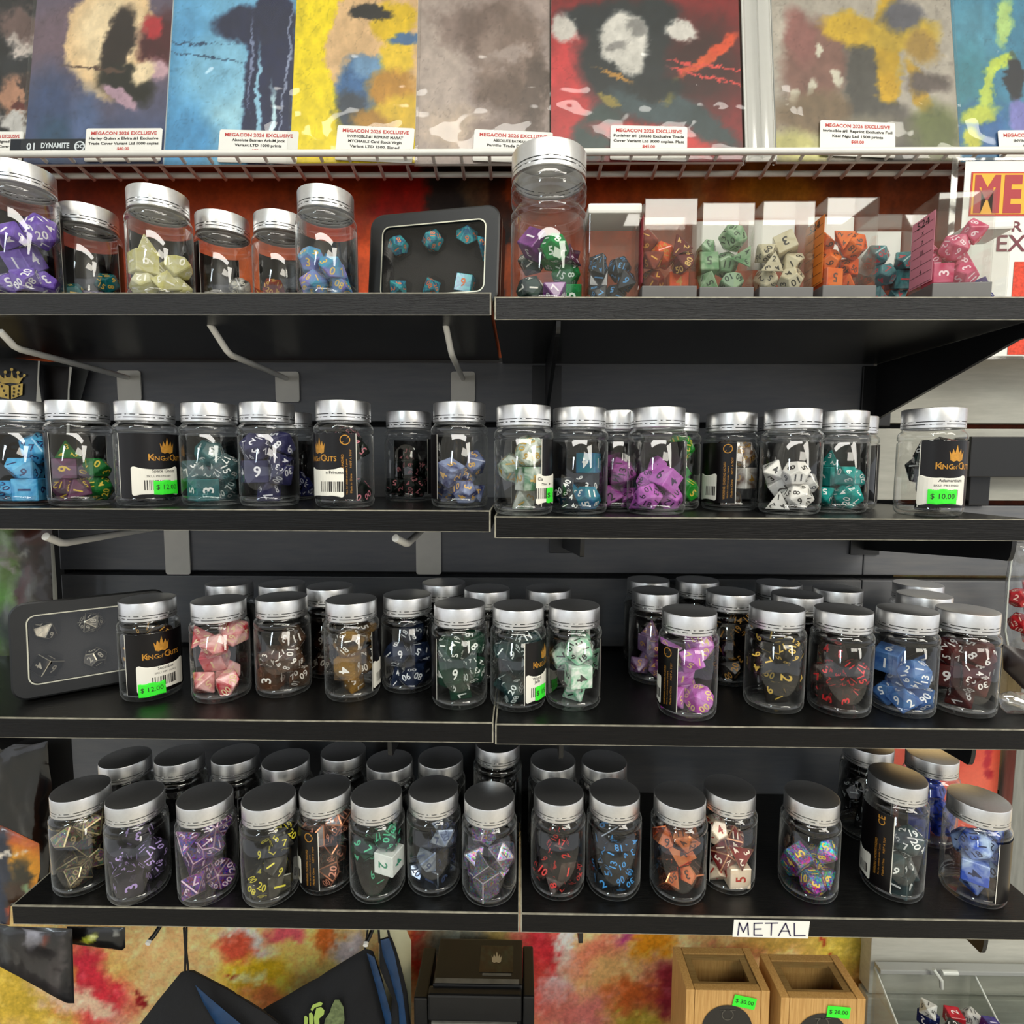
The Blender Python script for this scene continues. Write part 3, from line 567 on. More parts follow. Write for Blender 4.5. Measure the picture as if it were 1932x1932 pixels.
# ---------------------------------------------------------------- shelves
xe = dict(s1L=(-.66, -.0238), s1R=(-.0200, .4045), s2L=(-.66, -.0240), s2R=(-.0196, .4065), s3L=(-.66, -.0215), s3R=(-.0188, .446), s4L=(-.4440, .0010), s4R=(.0032, .4600))
yf = dict(s1L=.4475, s1R=.446, s2L=.445, s2R=.443, s3L=.4445, s3R=.4435, s4L=.4515, s4R=.4515); TH = .0172
SHN = dict(s1L='topmost left black wood shelf, holding six jars and a tin', s1R='topmost right black wood shelf, holding clear dice boxes', s2L='left black shelf of second row, with the "Space Ghost" jar', s2R='right black shelf of second row, with the orchid pink dice',
           s3L='left black shelf of third row, with the open-view dark dice tin', s3R='right black shelf of third row, with the magenta dice jar', s4L='lowest left black shelf, its left end in view', s4R='lowest right black shelf, with the METAL sign on its edge')
for k in xe:
    x0, x1 = xe[k]; z = ZS[k]; y0 = yf[k]; o = thing('shelf', SHN[k], 'shelf', ((x0+x1)/2, .54, z-TH), group='black wood display shelves'); hx = (x1-x0)/2
    MB().box((-hx, y0+.0012-.54, 0), (hx, .6335-.54, TH)).build('board', M_SHELF, o)
    MB().bbox((-hx, y0-.54, 0), (hx, y0+.0012-.54, TH-.0008), .0003).build('front_edge', M_SHELF_EDGE1 if k[:2] == 's1' else M_SHELF_EDGE, o)
    w = MB(); w.box((-hx, y0-.0001-.54, TH-.0008), (hx, y0+.0012-.54, TH+.0001)); w.box((-hx, y0-.0001-.54, -.0001), (hx, y0+.0003-.54, .0003))
    e = hx if k.endswith('L') else -hx; w.box((e-.0006, y0-.0002-.54, 0), (e+.0006, y0+.0004-.54, TH)); w.box((e-.0006, y0-.54, TH-.0003), (e+.0006, .60-.54, TH+.00015))
    if k == 's4L': w.box((-hx-.0003, y0-.54, TH-.0003), (-hx+.0007, .632-.54, TH+.00015))
    w.build('worn_edge', M_WEAR, o)

def bracket(label, X, shelf, df, db, plate_px=None, tip=.0015):
    zb = ZS[shelf]-TH; r = thing('shelf_bracket', label, 'bracket', (X, .634, zb-db), group='black steel shelf brackets'); y0 = yf[shelf]+tip-.634
    n = 6; front = [(y0+.004-.004*math.cos(math.pi/2*i/n)*1, db-df*math.sin(math.pi/2*i/n)) for i in range(n+1)]
    poly = [(0.0, db-.0002), (y0, db-.0002)]+front[1:]+[(y0+.012, db-df*1.02), (0.0, 0)]
    MB().prism(poly, lambda p, s: ((s-.5)*.0035, p[0], p[1])).build('arm', M_BLACK_METAL, r)
    MB().bbox((-.0165, -.0005, -.006), (.0165, .0028, db-.002), .0008).build('wall_plate', M_BLACK_METAL, r)
    return r
def avx(a, ya, b, yb, z): return (at_y(a, z, ya).x+at_y(b, z, yb).x)/2
bracket('black shelf bracket edge-on under the topmost right shelf, left end', at_y(1050, 640, .47).x, 's1R', .010, .058)
_b = bracket('large black triangular bracket under right end of topmost shelf', at_y(1665, 730, .625).x, 's1R', .012, .062)
bracket('short black bracket under the second row near the shelf seam', at_y(1068, 1050, .60).x, 's2R', .016, .036)
bracket('black bracket under right end of second row', at_y(1640, 1060, .625).x, 's2R', .017, .036)
bracket('black bracket tip poking out under third row, right of the seam', at_y(1050, 1420, .50).x, 's3R', .015, .03)
bracket('black bracket under right end of third row, above blue jar', at_y(1800, 1425, .465).x, 's3R', .016, .03)
bracket('bracket tip under third row, left of the seam', at_y(740, 1420, .455).x, 's3L', .015, .03)
bracket('bracket end under the left end of third row', at_y(22, 1410, .46).x, 's3L', .014, .03)
bracket('notched black bracket hanging below lowest shelf at right', at_y(1850, 1790, .458).x, 's4R', .017, .03)
bracket('thin black bracket below lowest shelf, right of the seam', at_y(1093, 1785, .465).x, 's4R', .014, .03)

r = thing('shelf_bracket', 'thick black steel arm beside the Adamantium jar, right edge', 'bracket', at_y(1846, 953, .634))
_a, _c = at_y(1828, 900, .612)-r.location, at_y(2010, 824, .612)-r.location; MB().bbox((_a.x, -.022, _a.z), (_c.x, .002, _c.z), .001).build('arm', M_BLACK_METAL, r)
_a, _c = at_y(1825, 953, .632)-r.location, at_y(1868, 880, .632)-r.location; MB().bbox((_a.x, -.004, _a.z), (_c.x, .0028, _c.z), .0008).build('wall_plate', M_BLACK_METAL, r)

def peg(label, wall, elbow, tip, shelf, m, plate=True, yw=.632, group='white peg hooks', r=.0028):
    pw = at_y(wall[0], wall[1], yw); pe = at_z(elbow[0], elbow[1], pw.z); pt = at_y(tip[0], tip[1], pe.y-.014)
    o = thing('peg_hook', label, 'hook', pw, group=group); pe -= pw; pt -= pw
    c = [Vector((0, 0, 0)), pe*.5, pe*.97, pe+(pt-pe)*.12, pt]
    MB().tube(c, r, 10).build('rod', m, o, smooth=True, flat_angle=.9)
    if plate:
        flat_p = MB(); w, h = .0135, plate; pl = rrect(2*w, h, .003); flat_p.prism([(x, y-h/2+.008) for x, y in pl], lambda p, s: (p[0], .0035-.0015*s, p[1])); flat_p.build('wall_plate', M_PLATE if m is M_WHITE_METAL else m, o)
    return o
peg('white peg hook under topmost shelf, by the left frame edge', (240, 712), (30, 657), (0, 625), 's1L', M_WHITE_METAL, .034)
peg('white peg hook under topmost shelf, middle of the three', (540, 714), (432, 668), (395, 610), 's1L', M_WHITE_METAL, .034)
peg('white peg hook under topmost shelf, nearest the seam', (873, 714), (852, 668), (840, 608), 's1L', M_WHITE_METAL, .034)
def peg2(label, plate_px, elbow, tip, ye=.475):
    pe = at_y(elbow[0], elbow[1], ye); pw = at_y(plate_px[0], plate_px[1], .632); base = Vector((pw.x, .632, pe.z)); o = thing('peg_hook', label, 'hook', base, group='white peg hooks'); pt = at_y(tip[0], tip[1], ye-.017)
    MB().tube([(0, 0, 0), (pe-base)*.5, (pe-base)*.97, (pe-base)+(pt-pe)*.12, pt-base], .0033, 12).build('rod', M_WHITE_METAL, o, smooth=True, flat_angle=.9)
    zl = at_y(plate_px[0], 1084, .634).z-base.z; zt = .012; h = zt-zl
    MB().prism([(x, y+(zt+zl)/2) for x, y in rrect(.029, h, .003)], lambda p, s: (p[0], .0035-.0015*s, p[1])).build('wall_plate', M_PLATE, o)
peg2('white peg hook with bright tip under second row, far left', (332, 1040), (118, 1025), (86, 1012))
peg2('white peg hook with bright tip under second row, left of the seam', (808, 1040), (768, 1026), (746, 1015))
# top shelf, left board
p = (-.412, .4735); J(*p, 's1L', 'purple', 'cut by the left frame edge on top shelf', (S, '#5f3fa0', '#7a5cbc'), '#f0eef5', 'C3', 1.0, 6, la=150, H=.105)
p = lid_at(164, 382.3, .2248); J(*p, 's1L', 'dark teal', 'short jar beside the tall purple one', (S, '#0d4a4c', '#17666a'), '#c9a545', 'A0', .4, la=150, alt=(C, '#3c3658', '#6a5a8a', 90, .5), altword='smoky violet', span=95)
p = lid_at(297, 347, .2248); J(*p, 's1L', 'pale yellow', 'tall-looking jar left of middle of top shelf', (C, '#e3dc8a', '#f2efc8', 90, .55), '#f4f1e0', 'B1', 2.2, 6, la=172, span=70)
p = lid_at(419, 395, .2248); J(*p, 's1L', 'black and white', 'low jar between yellow and orange ones', (S, '#cfcdc6', '#3a3836', 70), '#c9c4b4', 'A1', .9, 4, la=-130, span=80)
p = (-.2215, .528); J(*p, 's1L', 'dark orange', 'half hidden behind the lavender jar, top shelf', (C, '#a33a14', '#6a1d0c', 80, .7), '#c8a040', 'A0', 2.6, 4, la=150, span=80)
p = lid_at(614, 345.3, .2248); J(*p, 's1L', 'lavender and blue', 'left of the black tin on top shelf', (C, '#8f7fce', '#4aa4c4', 60, .72), '#d8b860', 'B0', .2, 6, la=165, span=75)
# the big two-tier jar at the start of the right board
p = (.0234, .4983); bigj = dict(H=.131, rb=.0322, rl=.0318, lh=.021, la=None)
make_jar('tallest clear jar with wide silver lid, rising above the top shelf middle', *p, 's1R', **bigj)
_lk = [die_look('bottle green top', (S, '#10231c', '#1d3a30'), '#e9e6da'), die_look('plum top', (S, '#5b1c66', '#7d2f86'), '#efe9ee'), die_look('emerald top', (C, '#0c7a3c', '#16a352', 90, .6), '#e6efe6'), die_look('wine purple top', (S, '#41122f', '#5a2350'), '#e8dfe6')]
_wd = ['bottle green', 'plum', 'emerald', 'wine purple']
fill(p, 's1R', 'A0', _lk, _wd, 'mixed dice in the tallest jar', 'low in the tallest jar', 5, .6, scale=1.26, posscale=1.28)
fill(p, 's1R', 'A1', _lk[::-1], _wd[::-1], 'mixed dice in the tallest jar', 'high in the tallest jar', 5, 2.4, scale=1.2, posscale=1.22, up=.036, drop=(6,))

# second shelf, left board
H2 = .0898; q = 's2L'
J(-.4395, .488, q, 'sky blue', 'cut by left frame edge on second shelf', (S, '#2f93cf', '#5cb7e6'), '#1b2a63', 'C2', .5, 6, la=180)
J(-.3882, .4883, q, 'maroon', 'second from left on second shelf', (S, '#3c1d38', '#6a3058', 70), '#d9b93a', 'B1', 1.8, 6, la=-143, alt=(C, '#0f5a25', '#1c7a34', 90, .7), altword='forest green')
J(-.331, .4915, q, 'smoke grey', 'its label "Space Ghost" facing forward', (C, '#3a3342', '#57505e', 90, .5), '#bdb8c4', 'B0', .3, 3, la=33, ca=36, st=dict(a=14, name='Space Ghost', sku='SKU: PR070389', price='$ 12.00', hw=.019, dx=.006, tx=.008, ty=-.0055))
J(-.2797, .5022, q, 'colourless', 'right of the "Space Ghost" jar', (C, '#9fb4b4', '#5fa0a6', 60, .16), '#f1f1ee', 'C1', 1.2, 6, la=180, span=75, alt=(C, '#2d8a92', '#5fb0b4', 60, .3), altword='pale teal', altink='#f4f4f2')
J(-.2248, .4969, q, 'dusky indigo', 'left of the small back jar, second shelf', (C, '#34345e', '#4a4a78', 80, .55), '#e9e9f0', 'C4', .2, 6, la=180)
bp_ = lid_at(545, 776, ZS['s2L']+.0898); J(*bp_, q, 'navy blue', 'peeking out behind the indigo jar', (S, '#14184a', '#1c2260'), '#c9cbe0', 'B2', 1.9, 3, la=180)
J(-.1523, .4826, q, 'pink-numbered black', 'sticker ending in Princess', (S, '#0d0d10', '#142018'), '#e58a9a', 'C3', 2.9, 5, la=-66, span=88, ca=-52, wa=4, st=dict(a=-44, name='n Princess', sku=None, hw=.0185, dx=.011, bx=.0085))
p = lid_at(771, 774, ZS['s2L']+.0898); J(*p, q, 'rose-numbered dark green', 'standing back, alone near second shelf middle', (S, '#0f1513', '#18241d'), '#ea8b95', 'B1', .8, 6, la=132)
J(-.0533, .492, q, 'slate blue pearl', 'right end of left board, second shelf', (S, '#2c2f63', '#8f9cc0', 70), '#dcae5a', 'B3', 1.1, 6, la=-129, span=80)
# second shelf, right board
q = 's2R'
J(.0029, .4716, q, 'green and white marbled', 'left end of right board, second shelf', (S, '#2f6b40', '#e6ebe0', 55), '#c9a23f', 'C4', 2.0, 7, la=120, span=84, st=dict(a=52, name='Cla', sku='SK', price='$ 1', hw=.0125, dx=-.0085, tx=.004, tw=.012, bx=-.002))
J(.0512, .4867, q, 'clear black', 'second on right board, teal die against glass', (C, '#14181c', '#2a3540', 80, .62), '#f2f2ef', 'B2', .7, 6, la=180, alt=(C, '#1f8fa0', '#2f6aa8', 60, .6), altword='teal', altink='#f2f2ef')
p = lid_at(1166, 773, ZS[q]+.0898); J(*p, q, 'dark plum pink', 'half hidden left behind the orchid jar', (S, '#8a3a86', '#b05aa8'), '#2a1626', 'C0', 2.2, 4, la=180)
J(.1182, .4848, q, 'orchid pink', 'tall middle jar of right board, second shelf', (S, '#b257b4', '#c46cc4'), '#33123c', 'B3', 2.6, 6, la=180, span=80)
p = lid_at(1273, 778, ZS[q]+.0898); J(*p, q, 'grass green', 'half hidden right behind the orchid jar', (C, '#128a1e', '#2ba832', 90, .7), '#e0c648', 'C3', .4, 3, la=180)
J(.1989, .5318, q, 'white and brown marbled', 'dark label half turned left', (S, '#e8e4dc', '#6a4a34', 55), '#b98d3c', 'C4', 2.6, 5, la=-73, wa=-2, st=dict(a=-50, hw=.011, bx=.004))
p = lid_at(1475, 783, ZS[q]+.0898); J(*p, q, '', '', None, '', la=180, label='silver-lidded jar mostly hidden behind the white dice jar, second shelf')
J(.2377, .4936, q, 'white', 'beside teal jar, right half of second shelf', (S, '#e6e2da', '#f0eee8'), '#2a2622', 'B0', 2.0, 6, la=180, span=84)
p = lid_at(1586, 773.9, ZS[q]+.0898); J(*p, q, 'aquamarine', 'right behind the white dice jar', (C, '#0f9a92', '#35b8b0', 90, .6), '#f0f5f2', 'B1', 1.2, 6, la=-160, span=80)
p = lid_at(1622, 781, ZS[q]+.0898); p = (p[0]+.002, p[1]+.016); J(*p, q, '', '', None, '', la=150, label='rearmost silver-lidded jar peeking out right of the aquamarine dice jar')
J(.3524, .4846, q, 'jet black', 'sticker reading Adamantium, right end', (S, '#0c0e10', '#171b1e'), '#e6e6e2', 'C4', 1.6, 6, la=70, ca=43, st=dict(a=24, name='Adamantium', sku='SKU: PR119002', price='$ 10.00', hw=.0185, dx=.005, tx=-.0005, ty=-.005))

# third shelf, left board
q = 's3L'
J(-.3418, .4982, q, 'gold-numbered black', 'sticker reading Succubus, beside the tin', (C, '#15100f', '#2a1c18', 80, .6), '#c9973f', 'C4', 2.4, 3, la=38, ca=20, st=dict(a=22, name='Succubus', sku='SKU: PR116002', price='$ 12.00', hw=.0215, tx=-.010, ty=-.0098, tilt=.03))
J(-.2746, .4956, q, 'red and pink marbled', 'beside the Succubus jar', (S, '#b8182c', '#f1c3c0', 55), '#e6c9a0', 'C3', 1.5, 7, la=160, span=75)
J(-.2225, .509, q, 'clear amber', 'third from left on third shelf', (C, '#7a6a5a', '#8a5a3a', 60, .2), '#f0ece4', 'C1', .3, 6, la=180)
J(-.193, .556, q, 'dark brown', 'behind, between amber and smoky jars', (C, '#2a1a12', '#4a2a1c', 70, .6), '#ddd6ca', 'C2', 1.4, 4, la=180)
J(-.155, .502, q, 'smoky grey and gold', 'fourth from left on third shelf', (C, '#4a4a50', '#c9983a', 45, .3), '#f0eee8', 'C4', 1.2, 6, la=129, st=dict(a=65, hw=.009))
J(-.1071, .5219, q, 'midnight blue', 'fifth from left on third shelf', (C, '#1a2440', '#2c3c5c', 70, .5), '#f0f2f4', 'C2', 2.1, 6, la=180)
J(-.0535, .4882, q, 'clear green', 'right end of left board, third shelf', (C, '#2a6a4c', '#1f4a38', 60, .25), '#eef2ec', 'C4', .6, 6, la=-139)
q = 's3R'
J(-.0008, .4865, q, 'dark teal green', 'green price tag at its right edge', (C, '#1c3a40', '#24504e', 60, .4), '#dfe8e6', 'C3', .8, 5, la=99, ca=66, st=dict(a=48, name='Watch\nJade', sku=None, price='$ 15', hw=.0145, dx=-.003, tx=.002, tw=.015))
J(.0491, .4895, q, 'mint speckled white', 'right of the teal green jar', (S, '#eef1ea', '#7fc49c', 120), '#1c1f1e', 'C4', 1.9, 7, la=155)
J(.136, .5495, q, 'mauve swirl', 'behind left of the magenta jar', (S, '#6a2a5e', '#a88ab0', 60), '#dca263', 'B1', .9, 5, la=-160, span=78)
J(.1466, .4727, q, 'magenta swirl', 'front middle of right board, third shelf', (S, '#a81fa0', '#c98ad0', 60), '#ecd08a', 'C3', 2.2, 7, la=-104, wa=-38, st=dict(a=-75, hw=.008))
J(.210, .548, q, 'amber-numbered black', 'behind right of the magenta jar', (C, '#120e0c', '#241a14', 80, .6), '#d89a3e', 'C3', 1.4, 5, la=180)
J(.2286, .488, q, 'yellow-numbered clear', 'second front jar right of magenta one', (C, '#1c1812', '#2e2a20', 80, .35), '#e2bd52', 'C4', 2.9, 6, la=180)
J(.2833, .4814, q, 'red-numbered clear', 'between yellow-numeral and blue jars', (C, '#4a3a38', '#5a4a44', 80, .2), '#d4262c', 'C1', 1.7, 6, la=180)
J(.339, .482, q, 'clear denim blue', 'second from right on third shelf', (C, '#3f6fb8', '#6a9ad6', 70, .5), '#f2f4f6', 'C0', 2.7, 6, la=180)
J(.3923, .4835, q, 'clear blood red', 'rightmost front jar on third shelf', (C, '#5a1a1c', '#7a2a26', 70, .4), '#f0eeea', 'C4', .1, 6, la=170)

# bottom shelf, left board
q = 's4L'
J(-.4026, .4831, q, 'dull bronze', 'leftmost on the bottom shelf', (die_mat('dull bronze', 'glitter', '#3c3428', '#54483a')), '#8a7a58', 'C3', .6, 6, la=180, edge='#bcae86')
J(-.3459, .4743, q, 'charcoal violet', 'second from left on bottom shelf', (C, '#22202a', '#34303e', 80, .6), '#b49ad8', 'C1', 1.0, 6, la=180)
J(-.2823, .4744, q, 'glittery purple', 'third from left on bottom shelf', die_mat('purple glitter', 'glitter', '#5a3070', '#7a4a92'), '#d6bcd0', 'C3', 2.2, 6, la=180, edge='#c9a8b8')
J(-.2245, .4745, q, 'gunmetal', 'fourth from left, yellow numerals, bottom shelf', (die_mat('gunmetal', 'metal', '#2a2a28', '#5a5a54')), '#d8cc3c', 'C2', .9, 6, la=180)
J(-.179, .4895, q, 'copper-framed black', 'label turned left', (S, '#2a120e', '#3a1c14'), '#c9846a', 'C3', 1.3, 6, la=-102, wa=-34, st=dict(a=-80, hw=.009), edge='#d8906c')
J(-.1288, .4808, q, 'black and emerald', 'one white die inside, bottom shelf', (die_mat('emerald steel', 'metal', '#15201a', '#2c5a44')), '#46b88a', 'C4', 2.5, 6, la=180, alt=(S, '#e8ece8', '#d8e0dc'), altword='white', altink='#2a8a6a', altkind='d6')
J(-.0782, .4895, q, 'blue chrome', 'second last of left board, bottom shelf', (die_mat('blue chrome', 'metal', '#5a6a86', '#a8b4c4')), '#2a3a5c', 'C2', .3, 6, la=180)
J(-.0262, .4796, q, 'sparkling silver', 'right end of left board, bottom shelf', die_mat('silver glitter', 'glitter', '#5c5664', '#7a7488'), '#4a4058', 'C1', 1.5, 6, la=180, edge='#b8b0bc')
q = 's4R'
J(.037, .4875, q, 'red-numbered steel', 'left end of right board, bottom shelf', (die_mat('red steel', 'metal', '#6a625c', '#3a0f14')), '#d8322c', 'B4', .9, 6, la=180)
J(.0883, .4881, q, 'blue-numbered black steel', 'second on right board, bottom shelf', (die_mat('black steel', 'metal', '#1c2024', '#3a4048')), '#3f96dc', 'C0', 2.0, 6, la=180)
J(.1466, .484, q, 'bright copper', 'middle of bottom shelf right board', (die_mat('copper', 'metal', '#c8683c', '#e09468')), '#4a2418', 'C3', .4, 6, la=165)
J(.1965, .4972, q, 'dark red and cream', 'label turned left, touching copper jar', (S, '#3a0a0c', '#7a1418', 60), '#efe2d0', 'C1', 2.8, 6, la=-120, wa=-52, alt=(S, '#ead2b4', '#f0dcc4'), altword='cream', altink='#b8382c', edge='#d8a07c')
J(.2678, .4882, q, 'rainbow glitter', 'alone right of middle on bottom shelf', die_mat('rainbow glitter', 'glitter', '#b02a8c', '#1f9aa8'), '#e8c84a', 'B3', 1.1, 6, la=180)
J(.346, .4905, q, 'grey teal', 'taller jar with CE marked label, bottom shelf', (S, '#1d2628', '#31474a', 70), '#e8eae8', 'C2', .7, 6, H=.107, la=-86, wa=-22, cerr=True, st=dict(a=-62, hw=.010))
J(.4163, .4856, q, 'royal blue and white', 'rightmost front jar on bottom shelf', (S, '#1f4fc0', '#b8d0f0', 55), '#16204e', 'C4', 1.6, 7, la=100, span=60)

# rear rows: only the lids (and a little glass) show
def rear(pos, shelf, where, **kw): make_jar('silver-lidded jar '+where, *pos, shelf, **kw)
for p, w in (((-.3034, .5695), 'at the back of third shelf, behind the red marbled jar'), ((-.2467, .5665), 'at the back of third shelf, behind the clear amber jar'),
             ((-.080, .5785), 'at the back of third shelf, behind the midnight blue jar'), ((-.0325, .5505), 'at the back of third shelf, behind the clear green jar')): rear(p, 's3L', w)
for p, w in (((.0294, .556), 'at the back of third shelf, behind the mint speckled jar'), ((.1412, .603), 'against the wall behind the mauve jar, third shelf'), ((.195, .604), 'against the wall, second from the mauve jar, third shelf'),
             ((.2776, .591), 'against the wall behind the yellow-numeral jar, third shelf'), ((.271, .5385), 'just behind the gap right of the yellow-numeral jar'), ((.326, .566), 'second row, behind the red-numeral jar, third shelf'),
             ((.396, .541), 'second row, behind the denim blue jar, third shelf'), ((.426, .592), 'farthest back at the right end of third shelf')): rear(p, 's3R', w)
rear((-.400, .5375), 's4L', 'at the rear left corner of the bottom shelf')
for p, w in (((-.348, .5435), 'in bottom rear row, behind the charcoal violet jar'), ((-.2915, .5465), 'in bottom rear row, behind the glittery purple jar'), ((-.2355, .537), 'in bottom rear row, behind the gunmetal jar'),
             ((-.183, .556), 'in bottom rear row, behind the copper-framed jar'), ((-.130, .537), 'in bottom rear row, behind the emerald jar'), ((-.0795, .5445), 'in bottom rear row, behind the blue chrome jar')): rear(p, 's4L', w)
rear((-.0215, .5525), 's4L', 'taller than its row, behind the sparkling silver jar', H=.1025)
for p, w in (((.0350, .5425), 'in bottom rear row, behind the red-numeral steel jar'), ((.0868, .5415), 'in bottom rear row, behind the blue-numeral steel jar')): rear(p, 's4R', w)
J(.3682, .568, 's4R', 'soot black', 'behind left of the CE marked jar', (S, '#101011', '#1b1b1c'), '#cfcfcb', 'C4', 2.2, 3, la=180, H=.097)
J(.4307, .5625, 's4R', 'cobalt blue', 'behind, between CE and royal blue jars', (S, '#182a86', '#2440a8'), '#10184a', 'C1', 1.0, 3, la=-100, span=60)
# ---------------------------------------------------------------- wire ledge and comics
zr, yr0, yr1 = .3178, .594, .632
wl = thing('wire_shelf', 'white coated wire ledge carrying the comics along the top', 'wire shelf', (0, yr1, zr))
def rail(x0, x1, y, z, r): MB().tube([(x0, y-yr1, z), (x1, y-yr1, z)], r, 10).build('rail', M_WHITE_METAL, wl, smooth=True, flat_angle=.9)
rail(-.75, .75, yr0, 0, .0034)
rail(-.75, .75, .630, -.0036, .0030)
wv = MB().tube([(0, yr0-yr1, 0), (0, .6-yr1, -.0022), (0, .631-yr1, -.0075)], .0019, 8); cw = wv.build('cross_wire', M_WHITE_METAL, wl, smooth=True); x = -.70
cw.location.x = -.7135
while x < .72:
    c = cw.copy(); COL.objects.link(c); c.location = (x, 0, 0); x += .0290
YB, LEAN = .603, math.radians(9.5)
def comic(idx, x0, x1, word, base, items, warp, card=None, lines=(), tilt=0., extra=None, yb=0., z0=.3125):
    """x0, x1: bottom corners in photo pixels; a bagged and boarded comic leaning back on the ledge"""
    P0 = at_y(x0, 285, YB); P1 = at_y(x1, 285, YB); w = P1.x-P0.x; h = .252; cx = (P0.x+P1.x)/2
    o = thing('comic_book', word, 'comic', (cx, YB+yb, z0), (-LEAN, 0, 0), 'bagged comics on the wire ledge')
    MB().box((-w/2, .0004, 0), (w/2, .0032, h)).build('white_backing', M_CARD, o)
    def cols(u, v):
        x, y = x0+u*(x1-x0), 300-v*h/.172*300; c = blobs(x, y, base, items, warp, .03, idx*5)
        n = fbm(x*.07+idx*9, y*.05, 4)[..., None]; k = np.abs(fbm(x*.035+idx*3, y*.03+5, 3)-.5)[..., None]
        return c*(.86+.26*n)*(.86+.14*np.clip(k/.012, 0, 1))
    grid_mesh('cover', lambda u, v: ((u-.5)*w, np.zeros_like(u), v*h), 110, 170, cols, M_COVER, o)
    s = MB(); s.box((-w/2-.003, -.0012, -.001), (w/2+.003, .0042, h+.004)); s.build('sleeve', M_BAG, o)
    s = w/(x1-x0)
    def loc(px, py): return ((px-(x0+x1)/2)*s, (300-py)/300*.172)
    if card:
        a, b, c, d = card; (xa, zb), (xb, za) = loc(a, b), loc(c, d); za = max(za, .002); cxx, czz = (xa+xb)/2, (za+zb)/2; R = Matrix.Rotation(tilt, 3, 'Y')
        W_, H_ = xb-xa, zb-za; f = lambda dy: (lambda x, y: Vector((cxx, dy, czz))+R @ Vector((x, 0, y)))
        m = MB(); m.prism(rrect(W_, H_+.004, .002), lambda p, q: f(-.0017-.0004*q)(p[0], p[1])); cd_ = m.build('price_card', M_CARD, o)
        kr = MB(); kb = MB(); y = H_/2-.0035
        for i, ln in enumerate(lines):
            red = ln.startswith('!'); t = ln.lstrip('!'); sz = .0036 if i == 0 else (.0032 if red else .0028)
            wd = None if i else W_*.86
            put_text(kr if red else kb, t, sz, f(-.0023), width=wd if wd else min(W_*.92, len(t)*.00215), dy=y, bold=.025); y -= .0062 if i == 0 else .0056
        kr.build('card_heading', M_REDINK, cd_)
        if kb.v: kb.build('card_print', M_INK, cd_)
    if extra: extra(o, loc)
    return o
E1 = '!MEGACON 2026 EXCLUSIVE'
comic(0, -150, 40, 'black and white printed comic cut off by the left frame edge', '#1a1a1e', [(30, 60, 40, 60, 0, '#c4b8b0', .5), (10, 20, 30, 30, 0, '#6a5450', .6), (15, 110, 45, 30, 20, '#23262b', .5), (20, 170, 35, 50, 0, '#b4846a', .6), (45, 150, 14, 60, 10, '#3a2c2a', .5), (20, 225, 40, 18, 20, '#c9c6c2', .5), (25, 190, 16, 14, 0, '#5c2a26', .5)], 26, (-60, 240, 38, 292), (E1, 'Wrangler Signed #1', 'Chewing Cover'), yb=.002)
def dyn(o, loc):
    x, z = loc(90, 266); w = .078; m = MB(); m.box((x-.042, -.0004, z-.0085), (x+.042, -.0001, z+.0085)); b = m.build('title_strip', mat('dark_cover_strip', '#141c26', .4), o)
    k = MB(); f = plane_fn((x, -.0006, z), (1, 0, 0), (0, 0, 1)); put_text(k, '01', .0075, f, dx=-.020, bold=.02); put_text(k, 'DYNAMITE', .0058, f, dx=.006, dy=.001, width=.030, bold=.03); put_text(k, 'RATED TEEN+', .0022, f, dx=.002, dy=-.005, width=.018)
    ring_poly(k, .0058, .0044, f, cx=.032); put_text(k, 'DC', .0042, f, dx=.032, bold=.03); k.build('title_print', mat('pale_title_ink', '#dfe6ea', .5), b)
comic(1, 42, 306, 'comic with a cream moon over slate blue night', '#4a5474', [(170, 60, 260, 120, 0, '#6c5a66', .9), (195, 55, 92, 118, 0, '#e8c696', .10), (190, 40, 60, 80, 0, '#f0d8ae', .6), (205, 60, 30, 75, 15, '#2a211e', .3), (225, 145, 62, 36, 25, '#22221c', .35), (285, 60, 42, 60, 10, '#4a1f24', .5), (272, 30, 20, 26, 0, '#b83038', .5), (215, 170, 44, 13, 35, '#b494a4', .3), (288, 115, 22, 26, 0, '#c4a0aa', .4), (262, 120, 20, 30, 30, '#efd8b0', .5), (165, 110, 60, 4, 8, '#5a4438', .4), (80, 200, 50, 90, 0, '#3e4d70', .9), (150, 215, 30, 60, 0, '#52648a', .9), (95, 250, 30, 40, 0, '#34506c', .9)], 12, (160, 237, 304, 294), (E1, 'Harley Quinn x Elvira #1 Exclusive', 'Trade Cover Variant Ltd 1000 copies', '!$60.00'), extra=dyn)
comic(2, 305, 548, 'pale blue comic with a dark navy right side', '#6fb0d6', [(330, 150, 50, 200, 0, '#5aa0d0', .9), (420, 180, 40, 110, 0, '#9ccfe2', .9), (385, 120, 60, 60, 0, '#7fbcdc', .9), (350, 250, 60, 40, 0, '#4f93c4', .9), (350, 60, 70, 1.5, 4, '#2a4868', .4), (370, 85, 90, 1.5, 8, '#2a4868', .4), (500, 150, 50, 230, 0, '#232a4a', .12), (470, 25, 85, 40, 0, '#252b46', .25), (508, 240, 5, 90, 0, '#bfe0ea', .5), (480, 180, 4, 110, -2, '#8fc0da', .5), (530, 120, 2, 150, 3, '#8a94b0', .5), (462, 100, 2, 90, 0, '#7a86a6', .5)], 10, (410, 240, 560, 296), (E1, 'Absolute Batman Ark-M Jock', 'Variant LTD 1000 prints', '!$75.00'), tilt=.03, yb=.002)
